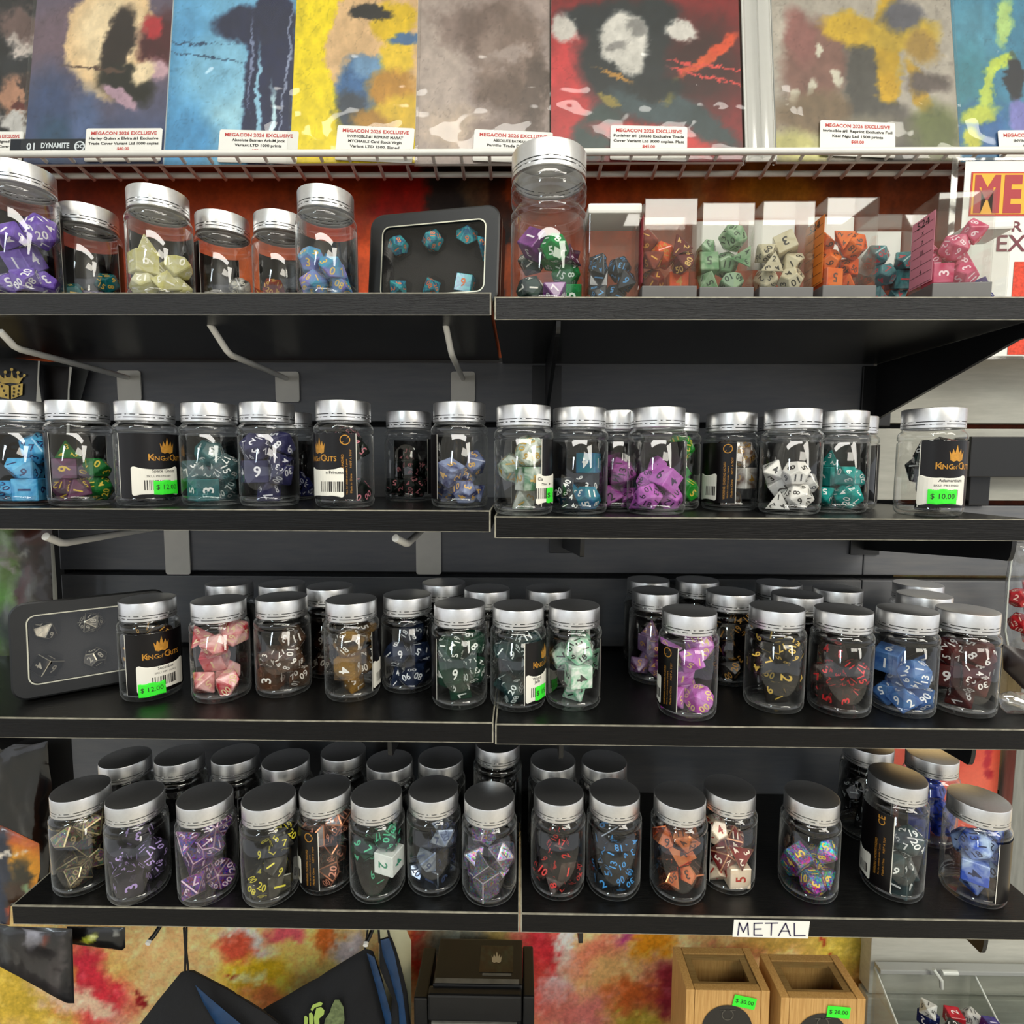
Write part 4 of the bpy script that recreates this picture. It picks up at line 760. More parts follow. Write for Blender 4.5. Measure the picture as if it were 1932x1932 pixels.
comic(3, 546, 782, 'bright yellow comic with a tan disc', '#f0d60c', [(735, 70, 128, 170, 0, '#d9b282', .06), (690, 150, 62, 62, 20, '#3f6a9c', .3), (660, 200, 34, 40, 0, '#3c4450', .4), (700, 110, 40, 22, 0, '#6d94b8', .6), (745, 95, 30, 46, 0, '#e0bc30', .4), (735, 160, 45, 38, 10, '#b88432', .5), (752, 215, 55, 46, -20, '#d6b02c', .4), (700, 225, 40, 30, 10, '#a87a2c', .5), (735, 20, 40, 40, 0, '#d8b41c', .3), (690, 5, 44, 16, 0, '#23211f', .3), (760, 60, 30, 10, 0, '#4a6a90', .5)], 14, (634, 236, 780, 296), (E1, 'INVINCIBLE #1 REPRINT MARAT', 'MYCHAELS Card Stock Virgin', 'Variant LTD 1500. Signed', '!$80.00'), tilt=.05)
comic(4, 780, 1037, 'taupe and brown shadowy comic under a crinkled sleeve', '#a08f88', [(820, 120, 60, 160, 0, '#b4a49a', .9), (850, 30, 40, 40, 0, '#84726a', .8), (930, 40, 70, 60, 10, '#6e5c54', .5), (985, 110, 45, 120, -8, '#7d6a60', .6), (925, 90, 26, 70, 0, '#8d7a70', .6), (960, 170, 60, 40, 20, '#6a584e', .7), (965, 90, 40, 20, 0, '#a3928a', .6), (850, 230, 60, 40, 0, '#c0ab98', .9), (1010, 170, 18, 90, 10, '#5f5048', .6), (945, 235, 60, 20, 0, '#84726a', .8)], 22, (893, 243, 1042, 298), (E1, 'ABSOLUTE BATMAN #13', 'Parrillo Trade Dress Jock', 'Ltd 3000 prints'), tilt=.05, yb=.002)
comic(5, 1040, 1403, 'wide red and black comic with a pale centre patch', '#7a1a1c', [(1090, 150, 70, 130, 0, '#c2383a', .7), (1070, 260, 60, 60, 0, '#b03030', .8), (1330, 110, 80, 90, 0, '#3a1a18', .8), (1345, 95, 70, 12, -35, '#d8562c', .4), (1370, 70, 30, 14, -35, '#cf4a26', .4), (1320, 110, 110, 2, 8, '#d84a42', .4), (1330, 135, 100, 2, 12, '#d84a42', .4), (1180, 90, 90, 120, 0, '#23282a', .35), (1115, 20, 60, 30, 0, '#20262a', .5), (1245, 20, 50, 40, 0, '#1e2528', .5), (1180, 60, 48, 52, 0, '#d0ccc4', .25), (1190, 105, 26, 32, 0, '#c4c0b8', .35), (1205, 40, 22, 16, 30, '#8c8a86', .5), (1165, 75, 18, 10, -20, '#8f8c88', .5), (1290, 45, 26, 22, 0, '#cfcac2', .4), (1065, 35, 22, 26, 0, '#c4beb6', .5), (1240, 190, 90, 34, 12, '#3a4a4e', .4), (1130, 240, 40, 60, 30, '#33423f', .45), (1340, 240, 60, 28, 35, '#2e3c3e', .4), (1270, 165, 10, 26, 20, '#7c7434', .5), (1150, 180, 22, 8, 20, '#8a7a3a', .5), (1240, 255, 120, 22, 10, '#c8302e', .6), (1190, 150, 70, 3, 28, '#b8863a', .5), (1240, 160, 60, 20, 0, '#1c2223', .5)], 13, (1152, 237, 1297, 296), (E1, 'Punisher #1 (2026) Exclusive Trade', 'Cover Variant Ltd 3000 copies. Platt', '!$45.00'), tilt=.03)
def bowed(o, loc):
    xa, _ = loc(1409, 300); xb, _ = loc(1466, 300); MB().box((xa, .0016, .002), (xb, .0030, .25)).build('white_backing', M_CARD, o)  # white strip added to paint the bright glare bands of the sleeve
    for k, px in enumerate((1424, 1447)):
        x, z = loc(px, 300); m = MB(); n = 14; vs = []; fs = []
        for i in range(n+1):
            a = math.pi*i/n; vs += [(x-.0075*math.cos(a), -.0015-.0055*math.sin(a), 0), (x-.0075*math.cos(a), -.0015-.0055*math.sin(a), .25)]
        for i in range(n): fs.append((2*i, 2*i+1, 2*i+3, 2*i+2))
        m.add(vs, fs); m.build('sleeve_fold', pet('glossy_sleeve_fold', edge=(.9, .9, .9), gloss=.30, rough=.12), o, smooth=True)
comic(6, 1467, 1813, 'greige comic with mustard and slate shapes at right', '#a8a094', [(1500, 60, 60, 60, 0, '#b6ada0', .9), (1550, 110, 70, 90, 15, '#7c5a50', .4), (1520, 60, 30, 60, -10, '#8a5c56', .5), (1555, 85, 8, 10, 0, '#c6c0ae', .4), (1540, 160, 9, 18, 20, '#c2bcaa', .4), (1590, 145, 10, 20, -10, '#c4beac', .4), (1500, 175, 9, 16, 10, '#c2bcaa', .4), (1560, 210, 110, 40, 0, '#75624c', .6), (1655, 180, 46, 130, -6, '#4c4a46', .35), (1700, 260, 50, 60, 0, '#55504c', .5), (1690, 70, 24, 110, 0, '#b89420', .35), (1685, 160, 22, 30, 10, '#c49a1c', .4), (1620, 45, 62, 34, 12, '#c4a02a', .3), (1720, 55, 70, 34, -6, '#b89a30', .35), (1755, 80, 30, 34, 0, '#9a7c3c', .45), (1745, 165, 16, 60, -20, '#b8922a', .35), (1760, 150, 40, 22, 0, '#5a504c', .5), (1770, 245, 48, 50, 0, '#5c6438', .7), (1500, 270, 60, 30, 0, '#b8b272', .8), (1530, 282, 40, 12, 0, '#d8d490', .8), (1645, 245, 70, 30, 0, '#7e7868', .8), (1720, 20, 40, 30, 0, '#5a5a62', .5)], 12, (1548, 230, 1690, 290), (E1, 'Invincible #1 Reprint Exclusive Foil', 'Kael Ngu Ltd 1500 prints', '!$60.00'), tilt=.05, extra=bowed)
comic(7, 1817, 2010, 'teal blue comic with a lime ribbon, cut by right frame edge', '#3c7c9a', [(1850, 60, 50, 80, 0, '#4f8ea6', .9), (1840, 150, 40, 70, 0, '#3e7f8e', .9), (1870, 245, 50, 50, 0, '#2f639c', .9), (1915, 30, 16, 50, 10, '#a8c87a', .5), (1900, 110, 36, 10, -30, '#b9cc52', .5), (1878, 160, 12, 50, 10, '#b4c85a', .5), (1855, 215, 36, 16, -15, '#c0cc50', .6), (1930, 140, 16, 50, 0, '#23262f', .3), (1935, 215, 22, 30, 0, '#7a7cc0', .4), (1840, 260, 14, 20, 0, '#c2c24a', .6)], 14, (1888, 246, 2030, 300), (E1, 'INVINCIBLE #1 REPRINT', 'Cover Variant', '!$50.00'), yb=.002)

# ---------------------------------------------------------------- convention sign at the right
sy = .583; sg = at_y(1895, 672, sy); sgn = thing('shop_sign', 'white paper sign with red MEGA lettering on yellow, at right edge', 'sign', sg)
def SP(x, y, dy=0.): p = at_y(x, y, sy)-sg; return Vector((p.x, dy, p.z))
def srect(x0, y0, x1, y1, dy, th=.0004): m = MB(); return m.box(SP(x0, y1, dy-th), SP(x1, y0, dy))
a_, b_ = SP(1797, 672, 0), SP(2185, 303, 0); MB().box((a_.x, 0, a_.z), (b_.x, .0006, b_.z)).build('paper', M_CARD, sgn)
m = MB()
for q0, q1, q2, q3 in ((1783, 678, 1797, 297), (1797, 303, 2192, 297), (1797, 678, 2192, 672)):
    a_, b_ = SP(q0, q1), SP(q2, q3); m.box((a_.x, -.0008, a_.z), (b_.x, .0002, b_.z))
m.build('sleeve_edge', pet('sleeve_margin', tint=(.8, .8, .78), edge=(.8, .8, .8), gloss=.12, rough=.1, bump=.6), sgn)
def sbox(x0, y0, x1, y1, y_, m, nm): a, b = SP(x0, y1), SP(x1, y0); return MB().box((a.x, y_-.0002, a.z), (b.x, y_, b.z)).build(nm, m, sgn)
sbox(1827, 324, 2152, 408, -.0003, M_REDINK, 'logo_border'); yb_ = sbox(1830, 327, 2149, 405, -.0006, mat('amber_logo_field', '#f2ae1c', .5), 'logo_field')
m = MB(); x = 1836
for ch in 'MEGACON':
    wpx = 50 if ch == 'M' else 35; c = SP(x+wpx/2, 367); put_text(m, ch, (SP(0, 336)-SP(0, 399)).z, plane_fn((c.x, -.0010, c.z), (1, 0, 0), (0, 0, 1)), width=SP(x+wpx, 0).x-SP(x, 0).x, bold=.05); x += wpx+6
m.build('logo_letters', mat('red_logo', '#a8232c', .5), sgn)
m = MB()
for t, x0, y0, y1, w in (('R', 1909, 418, 437, 20), ('EXCLUSIVE', 1876, 444, 474, 240)):
    c = SP(x0+w/2, (y0+y1)/2); put_text(m, t, (SP(0, y0)-SP(0, y1)).z, plane_fn((c.x, -.0005, c.z), (1, 0, 0), (0, 0, 1)), width=SP(x0+w, 0).x-SP(x0, 0).x, bold=.01)
m.build('sign_text', mat('maroon_ink', '#6e2434', .5), sgn)
sbox(1900, 494, 2140, 669, -.0004, mat('red_flock_patch', '#d8452c', .7, var=.3, vscale=300), 'red_panel')

# ---------------------------------------------------------------- clear dice boxes on the top shelf
def dice_box(label, xl, xr, Yf, word, spec, ink, pk, rz=0., h=.080, side=None, glare_card=True, cap=False, n=5, edge=None, alts=None, yaw=0.):
    z = ZS['s1R']; a, b = at_y(xl, 480, Yf), at_y(xr, 480, Yf); w = b.x-a.x; hw = w/2; d = .0335; X, Y = (a.x+b.x)/2, Yf+d/2
    o = thing('dice_box', label, 'dice box', (X, Y, z), group='clear dice boxes on the top shelf'); o.rotation_euler.z = yaw; t = .0009; hb = .0125 if not cap else .003
    if not cap: MB().bbox((-hw-.0006, -d/2-.0006, 0), (hw+.0006, d/2+.0006, hb), .0006).build('base', M_GREYBASE, o)
    z0 = hb if not cap else 0
    m = MB(); m.bbox((-hw, -d/2, z0), (hw, d/2, h), .0008); m.box((-hw+t, -d/2+t, z0+.0006), (hw-t, d/2-t, h-t)); m.build('clear_cover', M_ACR, o)
    if cap: MB().bbox((-hw-.0012, -d/2-.0012, h-.006), (hw+.0012, d/2+.0012, h+.002), .002).build('cap', M_WHITECAP, o)
    if glare_card: MB().box((-hw+.0016, d/2-.0022, h*.46), (hw-.0016, d/2-.0016, h-.002)).build('painted_glare', M_WHITECAP, o)  # white card painting the bright glare in the upper part of the box
    if side:
        sm = MB(); sm.box((-hw-.0003, -d/2+.002, hb+.003), (-hw-.0001, d/2-.002, h-.012)); sl = sm.build('side_label', mat(word+' side label', side, .5), o)
        k = MB(); f = plane_fn((-hw-.0005, 0, (hb+h)/2-.004), (0, -1, 0), (0, 0, 1)); L_ = h-.012-hb-.003
        for i in range(7):
            zz = -L_/2+L_*(i+.5)/7; k.add([f(-.013, zz-.0033), f(.013, zz-.0033), f(.013, zz-.0030), f(-.013, zz-.0030)], [(0, 1, 2, 3)])
        put_text(k, '524', .006, f, dy=L_/2-.005, width=.016); 
        for i in range(1, 6): put_text(k, ('x', '7', 'III', '1', '4')[i-1], .0035, f, dy=L_/2-.005-i*L_/7)
        k.build('label_print', M_INK, sl)
    lk = die_look(word+' box', spec, ink, edge); wd = word
    if alts: lk = [lk]+[die_look(w_+' box', s_, i_) for w_, s_, i_ in alts]; wd = [word]+[q_[0] for q_ in alts]
    sc = (hw-.0012)/.0207; idx = int(pk); lst = []
    for i, q in enumerate(BOXP[idx]):
        l = Vector(q[1:4])*1e-5*sc; l.y = max(-.0145, min(.0145, l.y)); qq = Quaternion([c/1000 for c in q[4:]]); qq.normalize(); flip = Matrix.Rotation(math.pi*(rz > 1), 4, 'Z')
        l2 = flip @ l; l2 = Matrix.Rotation(yaw, 3, 'Z') @ l2; mw = Matrix.Translation((X+l2.x, Y+l2.y, z+hb+.0008+l.z)) @ Matrix.Rotation(yaw, 4, 'Z') @ flip @ qq.to_matrix().to_4x4() @ Matrix.Scale(1.05*sc, 4)
        lst.append((-l2.y+.75*l.z, i, KIND[q[0]], mw))
    lst.sort(key=lambda t: -t[0])
    for k, (s, i, kd, mw) in enumerate(lst):
        L1 = lk[i % len(lk)] if isinstance(lk, list) else lk; w1 = wd[i % len(wd)] if isinstance(wd, list) else wd
        if k < n: put_die(kd, mw, L1, f'{w1} {DIE_WORD[kd]} die in the box of {word} dice, top shelf', f'dice in the {word} box, top shelf')
        else: LOOSE.append((kd, mw, L1))
dice_box('clear box with white cap and graphite dice with blue numerals', 1111, 1207, .466, 'graphite', (S, '#26292e', '#33373d'), '#5aa0d8', 0, cap=True, glare_card=False, h=.077, n=6)
dice_box('clear dice box of rust red dice on a grey base', 1214, 1315, .459, 'rust red', (S, '#6a1c14', '#8a3a22'), '#d8a040', 1, glare_card=False, alts=[('blaze orange', (S, '#d8420c', '#e8601c'), '#c88a2c'), ('oxblood', (S, '#4a1014', '#6a1c1c'), '#d8b060')], side='#b0424a', n=6)
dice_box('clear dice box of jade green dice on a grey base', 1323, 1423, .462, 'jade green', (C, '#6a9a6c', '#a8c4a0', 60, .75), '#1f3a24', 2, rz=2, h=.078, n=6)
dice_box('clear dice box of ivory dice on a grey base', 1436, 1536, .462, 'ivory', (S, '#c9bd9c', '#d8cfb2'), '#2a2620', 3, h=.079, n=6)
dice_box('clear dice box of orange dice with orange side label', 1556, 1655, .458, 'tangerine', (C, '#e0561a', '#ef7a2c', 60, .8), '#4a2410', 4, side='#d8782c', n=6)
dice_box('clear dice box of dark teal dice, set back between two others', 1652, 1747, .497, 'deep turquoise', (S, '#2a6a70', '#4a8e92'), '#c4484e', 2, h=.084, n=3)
dice_box('clear dice box of pink dice with pink side label', 1771, 1874, .451, 'raspberry pink', (C, '#d83a6a', '#ef7c9c', 60, .6), '#f4d8e0', 1, rz=2, side='#d88a9c', h=.081, glare_card=False, n=6, yaw=-.09)
dice_box('white-capped clear box of dark blue dice behind the pink box', 1838, 1907, .508, 'ultramarine', (S, '#1a1c6a', '#2a2e8a'), '#e4e4ea', 3, cap=True, glare_card=False, h=.081, n=4, yaw=-.09)

# ---------------------------------------------------------------- dice tins
def tin(label, base, rotz, tilt, W_, H_, dice, look, word, where, group, glint=M_TINEDGE):
    o = thing('dice_tin', label, 'tin', base, (-tilt, 0, rotz)); o.rotation_mode = 'XYZ'; D = .026
    out = rrect(W_, H_, .011, 6); win = rrect(W_-.024, H_-.024, .006, 6); cz = H_/2
    m = MB(); m.prism(out, lambda p, s: (p[0], -D/2+.003+(D-.003)*s, p[1]+cz)); m.f = [f for f in m.f if f != tuple(range(len(out)))[::-1]]
    m.build('tin_body', M_TIN, o, smooth=True, flat_angle=.6)
    def ring(mb, A, ya, B, yb_):
        n = len(A); vs = [(p[0], ya, p[1]+cz) for p in A]+[(p[0], yb_, p[1]+cz) for p in B]; mb.add(vs, [(i, (i+1) % n, n+(i+1) % n, n+i) for i in range(n)])
    o2 = rrect(W_+.002, H_+.002, .012, 6); f = MB(); ring(f, o2, -D/2+.008, o2, -D/2); ring(f, o2, -D/2, rrect(W_-.001, H_-.001, .0105, 6), -D/2-.0008); ring(f, rrect(W_-.001, H_-.001, .0105, 6), -D/2-.0008, rrect(W_-.022, H_-.022, .007, 6), -D/2-.0008); ring(f, rrect(W_-.022, H_-.022, .007, 6), -D/2-.0008, win, -D/2+.0015)
    f.build('lid_frame', M_TIN, o, smooth=True, flat_angle=.6)
    g = MB(); ring(g, rrect(W_-.0215, H_-.0215, .0073, 6), -D/2-.0011, rrect(W_-.0236, H_-.0236, .0064, 6), -D/2-.0011); ring(g, rrect(W_+.0026, H_+.0026, .0122, 6), -D/2+.0080, rrect(W_+.0026, H_+.0026, .0122, 6), -D/2+.0062); g.build('steel_rim', glint, o)
    w = MB(); flat(w, win, lambda x, y: (x, -D/2+.0005, y+cz)); w.build('window', M_ACR, o)
    fm = MB(); flat(fm, rrect(W_-.01, H_-.01, .006), lambda x, y: (x, .0035, y+cz), .006); fo = fm.build('foam', M_FOAM, o)
    R = Matrix.Translation(base) @ Euler((-tilt, 0, rotz)).to_matrix().to_4x4()
    for i, (kd, x, z, q, s) in enumerate(dice):
        h = MB(); h.prism([(.0125*math.cos(math.pi/3*k+.5), .0125*math.sin(math.pi/3*k+.5)) for k in range(6)], lambda p, t: (x+p[0], .0034-.0005*t, z+cz+p[1]+.0015)); h.build('painted_pit', mat('painted_pit_black', '#0c0b0b', .95), fo)  # flat black hexagons on the foam, painting the dark of pits
        mw = R @ Matrix.Translation((x, -.0025 if kd != 'd4' else -.0045, z+cz)) @ Euler(q).to_matrix().to_4x4() @ Matrix.Scale(s, 4); put_die(kd, mw, look, f'{word} {DIE_WORD[kd]} die {where}', group)
tin('black tin with a window onto blue streaked dice, top shelf', (at_y(820, 552, .505).x, .512, ZS['s1L']+.0016), math.radians(-11), math.radians(7), .118, .086,
    [('d12', -.0375, .020, (.3, .2, .4), .92), ('d20', -.0045, .0225, (.1, .5, .2), .9), ('d10', .0275, .025, (1.2, .3, .2), 1.), ('d4', .0445, .0125, (.95, .62, .3), 1.25), ('d8', -.036, -.020, (.4, .6, .8), .95), ('d100', -.004, -.0205, (1.0, .1, 1.9), .95), ('d6', .0275, -.020, (.15, .2, .05), .98)],
    die_look('streaked blue tin', (S, '#17507c', '#3aa0a4', 160), '#d8784a'), 'blue streaked', 'in the black tin on top shelf', 'blue dice in the top-shelf tin')
_p0 = at_z(33, 1330, ZS['s3L']); _dir = Vector((math.cos(math.radians(36)), math.sin(math.radians(36)), 0)); _b = _p0+_dir*.0565+Vector((-.6, .8, 0))*.013
tin('black tin with steel rim and dark beaded metal dice, third shelf', (_b.x, _b.y, ZS['s3L']+.0018), math.radians(36), math.radians(9), .118, .084,
    [('d10', -.036, .0155, (.9, .2, .6), 1.), ('d20', -.002, .0175, (.2, .65, .1), .95), ('d8', .034, .017, (.5, .3, .2), 1.), ('d6', -.036, -.0165, (.5, .2, .9), 1.0), ('d12', .0, -.0165, (.2, .1, .5), .98), ('d100', .034, -.0165, (.4, .8, .1), 1.)],
    die_look('beaded steel tin', die_mat('dark pewter', 'metal', '#4a4642', '#6e6a62'), '#a8a294', '#b4ae9e'), 'dark metal', 'in the rimmed tin on third shelf', 'metal dice in the third-shelf tin', mat('bright_tin_rim', '#c9c6b2', .25, .7))
# ---------------------------------------------------------------- soft bags and hanging packs
def puffy(name, poly_px, Y, thick, m, label=None, cat=None, group=None, parent=None, step=.006, colfn=None, folds=.0, wide=.018, back=True, seed=0, base=None):
    pts = [at_y(x, y, Y) for x, y in poly_px]; random.seed(seed); v, f = fillpoly([(p.x, p.z) for p in pts], step)
    P = np.array([(p.x, p.z) for p in pts]); V = np.array(v); d = np.full(len(V), 9.)
    for i in range(len(P)):
        a, b = P[i], P[(i+1) % len(P)]; ab = b-a; t = np.clip(((V-a)@ab)/(ab@ab), 0, 1); d = np.minimum(d, np.linalg.norm(V-(a+t[:, None]*ab), axis=1))
    s = np.sqrt(np.clip(d/wide, 0, 1)); n = fbm(V[:, 0]*60+seed*3, V[:, 1]*25, 3)-.5
    yf_ = Y-thick/2*s-folds*n*2*s; yb_ = Y+thick/2*s
    vs = [(V[i, 0], yf_[i], V[i, 1]) for i in range(len(V))]; fs = list(f)
    if back: o = len(vs); vs += [(V[i, 0], yb_[i]+.0002, V[i, 1]) for i in range(len(V))]; fs += [tuple(reversed([k+o for k in q])) for q in f]
    me = bpy.data.meshes.new(name); me.from_pydata(vs, [], fs); me.materials.append(m); me.polygons.foreach_set('use_smooth', [True]*len(me.polygons))
    if colfn:
        A = np.array(vs); px, py = px_of(A[:, 0], np.full(len(A), Y), A[:, 2]); set_colors(me, colfn(px, py))
    bm = bmesh.new(); bm.from_mesh(me); bmesh.ops.recalc_face_normals(bm, faces=bm.faces[:]); bm.to_mesh(me); bm.free()
    o = link(name, me, parent)
    if parent is not None: o.location = -Vector(parent.location)
    else: base_origin(o)
    if label: tag(o, label, cat, group)
    return o
def printed(name, polys, Y, m, parent):
    """thin flat print lying on a bag or panel, polygons given in photo pixels"""
    mb = MB()
    for poly in polys: flat(mb, [(at_y(x, y, Y).x, at_y(x, y, Y).z) for x, y in poly], lambda x, z: (x, Y, z))
    o = mb.build(name, m, parent); o.location = -Vector(parent.location); return o
def circ(x, y, r, n=12, ry=None): return [(x+r*math.cos(2*math.pi*i/n), y+(ry or r)*math.sin(2*math.pi*i/n)) for i in range(n)]
M_POUCH = mat('charcoal_pouch', '#2e2e30', .38, var=.1, vscale=80); M_GLOSSBLK = mat('glossy_black_film', '#0e0e10', .2, var=.2, vscale=40, bump=.4, bscale=60, coat=.5)
M_CLOTH = mat('black_felt_cloth', '#0a0b0f', .85, var=.2, vscale=90, bump=.3, bscale=900); M_BLUE = mat('dark_blue_satin', '#123458', .4, var=.3, vscale=60); M_CORD = mat('black_cord', '#0c0a0b', .7)
def root_at(name, label, cat, px, py, Y, group=None): return thing(name, label, cat, at_y(px, py, Y), group=group)
# upper left, under the topmost shelf
r = root_at('dice_pouch', 'grey card pack with gold crown and die emblem, far left second shelf', 'pouch', 20, 900, .602)
puffy('pouch_body', [(-60, 672), (74, 681), (78, 760), (86, 905), (-60, 905)], .602, .006, M_POUCH, parent=r); puffy('pouch_edge', [(72, 681), (75, 681), (73, 720), (79, 762), (68, 760), (70, 720)], .597, .001, M_STICKER, parent=r, step=.01, wide=.003)
printed('gold_emblem', [[(-2, 704), (3, 711), (8, 714), (9, 704), (12, 712), (20, 712), (22, 699), (25, 712), (32, 714), (33, 704), (37, 713), (42, 712), (46, 708), (40, 717), (36, 724), (20, 722), (4, 724), (-2, 718)], [(-3, 721), (17, 728), (17, 753), (-3, 748)], [(21, 728), (43, 723), (42, 745), (21, 753)], circ(22, 697, 3), circ(10, 702, 3), circ(34, 703, 3), circ(46, 708, 2.6)], .5975, M_PALEGOLD, r)
printed('emblem_pips', [circ(3, 729, 1.7, 8, 2.4), circ(7, 737, 1.7, 8, 2.4), circ(11, 746, 1.7, 8, 2.4), circ(26, 733, 1.7, 8, 2.4), circ(26, 740, 1.7, 8, 2.4), circ(25, 747, 1.7, 8, 2.4), circ(36, 729, 1.7, 8, 2.4), circ(35, 737, 1.7, 8, 2.4), circ(34, 744, 1.7, 8, 2.4)], .5971, M_INK, r)
r = root_at('dice_pouch', 'dark brown card pack hanging right of the gold crown pack', 'pouch', 100, 900, .615); puffy('pouch_body', [(76, 688), (134, 693), (128, 760), (126, 905), (80, 905)], .615, .005, mat('dark_brown_card', '#150d0b', .5, var=.2), parent=r); puffy('pouch_edge', [(131, 692), (136, 693), (131, 735), (131, 905), (123, 905), (128, 735)], .610, .001, M_STICKER, parent=r, step=.01, wide=.003)
puffy('backing_card', [(-60, 668), (170, 690), (158, 735), (140, 800), (-60, 800)], .628, .003, mat('grey_backing_card', '#4c4d4c', .5, var=.1), 'grey backing card behind the two hanging packs, upper left', 'card')
# left of the third shelf: printed clear-window bag
def c_green(x, y): return blobs(x, y, '#2c2320', [(10, 1100, 34, 130, 0, '#6f8f4a', .5), (5, 1160, 26, 60, 0, '#5f9a3c', .6), (15, 1045, 40, 12, 10, '#7c7a66', .5), (50, 1040, 12, 4, -40, '#8a8a80', .5), (55, 1110, 10, 50, 10, '#4a1a12', .5), (80, 1040, 12, 60, 0, '#32150f', .7), (70, 1140, 14, 60, 0, '#55524a', .6), (20, 1068, 18, 3, 10, '#a8a898', .5), (28, 1076, 8, 3, 60, '#a8a898', .5), (25, 1180, 30, 40, 0, '#4c5450', .8), (70, 1010, 30, 14, 0, '#4a1e12', .7), (90, 1090, 9, 60, 0, '#241a16', .6)], 12, .05, 4)
r = root_at('gift_bag', 'dark printed bag with a lime green patch, far left third shelf', 'bag', 40, 1335, .600); puffy('bag_body', [(-60, 985), (98, 985), (104, 1080), (112, 1200), (112, 1300), (-60, 1300)], .598, .012, M_BAGPRINT, parent=r, step=.0035, colfn=c_green, folds=.004, seed=2)
puffy('bag_seam', [(95, 1020), (101, 1020), (107, 1100), (113, 1240), (104, 1240), (99, 1110)], .590, .002, mat('clear_seam_grey', '#7d7a6c', .35), parent=r, step=.01, wide=.004)
# left of the bottom shelf
puffy('film_bag', [(-60, 1402), (60, 1405), (90, 1398), (92, 1440), (98, 1480), (96, 1580), (90, 1700), (-60, 1720)], .622, .012, M_GLOSSBLK, 'crumpled glossy black bag hanging at far left, bottom shelf', 'bag', folds=.006, seed=5)
def c_or(x, y): return blobs(x, y, '#c8731c', [(40, 1570, 60, 30, 20, '#b4481c', .8), (30, 1640, 60, 50, 0, '#d9951e', .9), (10, 1650, 20, 100, 0, '#252a38', .4), (45, 1655, 18, 40, 10, '#2e2a1c', .5), (35, 1690, 40, 30, 0, '#3a2414', .6), (55, 1680, 6, 14, 0, '#7e9a70', .5), (15, 1730, 30, 12, 0, '#c4502a', .6), (20, 1607, 40, 3, -10, '#d8cfc0', .4), (5, 1700, 14, 60, 0, '#232c40', .4)], 10, .06, 8)
puffy('gift_bag', [(-60, 1545), (4, 1558), (30, 1570), (74, 1592), (76, 1640), (66, 1690), (20, 1705), (18, 1745), (-60, 1740)], .560, .010, M_BAGPRINT, 'orange and black printed bag beside left end of lowest shelf', 'bag', step=.003, colfn=c_or, folds=.002, seed=7)
def c_blk(x, y): return blobs(x, y, '#1d1b1d', [(70, 1765, 14, 22, 0, '#a8a8b4', .4), (92, 1768, 8, 12, 0, '#8a4030', .5), (60, 1830, 40, 60, 20, '#2c2828', .9), (110, 1840, 12, 50, 0, '#3a3434', .7), (15, 1780, 8, 50, 0, '#34363a', .6), (120, 1800, 4, 60, 0, '#4a4444', .6)], 8, .05, 3)
puffy('film_bag', [(-60, 1735), (18, 1748), (136, 1752), (140, 1893), (128, 1893), (-60, 1790)], .585, .012, M_BAGPRINT, 'black pointed pack hanging below the lowest shelf, left corner', 'bag', colfn=c_blk, step=.004, folds=.004, seed=9)
def c_leaf(x, y): return blobs(x, y, '#0d0c0d', [(172, 1768, 18, 7, -25, '#a3a832', .4), (180, 1764, 8, 3, -25, '#d6d890', .5), (150, 1776, 30, 3, 8, '#3a2f24', .5), (222, 1758, 5, 4, 0, '#8a8a84', .5)], 2)
puffy('film_bag', [(126, 1748), (236, 1750), (236, 1788), (230, 1793), (128, 1780)], .600, .010, M_BAGPRINT, 'black pack with a yellow leaf shape, below lowest shelf', 'bag', colfn=c_leaf, step=.003, seed=11)
# hooks and cords below the lowest shelf
def small_hook(label, tip, ye):
    pt = at_y(tip[0], tip[1], ye); o = thing('peg_hook', label, 'hook', (pt.x+.012, .634, pt.z+.022), group='slim dark peg hooks'); b = o.location
    MB().tube([(0, 0, 0), (0, ye+.03-.634, .0), (pt.x-b.x+.002, ye+.004-.634, pt.z-b.z+.002), (pt.x-b.x, ye-.634, pt.z-b.z)], .0022, 8).build('rod', M_BLACK_METAL, o, smooth=True, flat_angle=.9)
    MB().tube([(pt.x-b.x, ye-.0004-.634, pt.z-b.z), (pt.x-b.x, ye-.0030-.634, pt.z-b.z-.0008)], .0026, 8).build('tip_cap', M_WHITECAP, o)
small_hook('dark peg hook with bright tip below lowest shelf, left', (282, 1775), .52)
small_hook('dark peg hook with bright tip among the cloth bag cords', (691, 1778), .52)
r = root_at('cloth_bag', 'black cloth dice bag with blue lining hanging on a cord', 'cloth bag', 380, 1990, .56, 'black cloth bags below the lowest shelf'); Y = .56
puffy('bag_body', [(340, 1836), (350, 1832), (362, 1833), (430, 1868), (505, 1915), (560, 1960), (560, 2010), (225, 2010), (262, 1935), (300, 1885)], Y, .03, M_CLOTH, parent=r, wide=.03, folds=.003, seed=13)
puffy('lining', [(368, 1858), (404, 1890), (470, 1945), (520, 2010), (450, 2010), (415, 1945), (385, 1895)], Y-.0175, .004, M_BLUE, parent=r, step=.004, wide=.01)
m = MB(); a = at_y(347, 1750, Y)-r.location; b = at_y(349, 1838, Y)-r.location; c = at_y(352, 1750, Y)-r.location; d = at_y(356, 1838, Y)-r.location; m.tube([a, (a+b)*.5+Vector((.001, 0, 0)), b], .0011, 6); m.tube([c, (c+d)*.5+Vector((-.0015, 0, 0)), d], .0011, 6); m.build('cord', M_CORD, r)
Y = .585; r = root_at('cloth_bag', 'black cloth dice bag printed with lime green squiggles', 'cloth bag', 620, 1990, Y, 'black cloth bags below the lowest shelf')
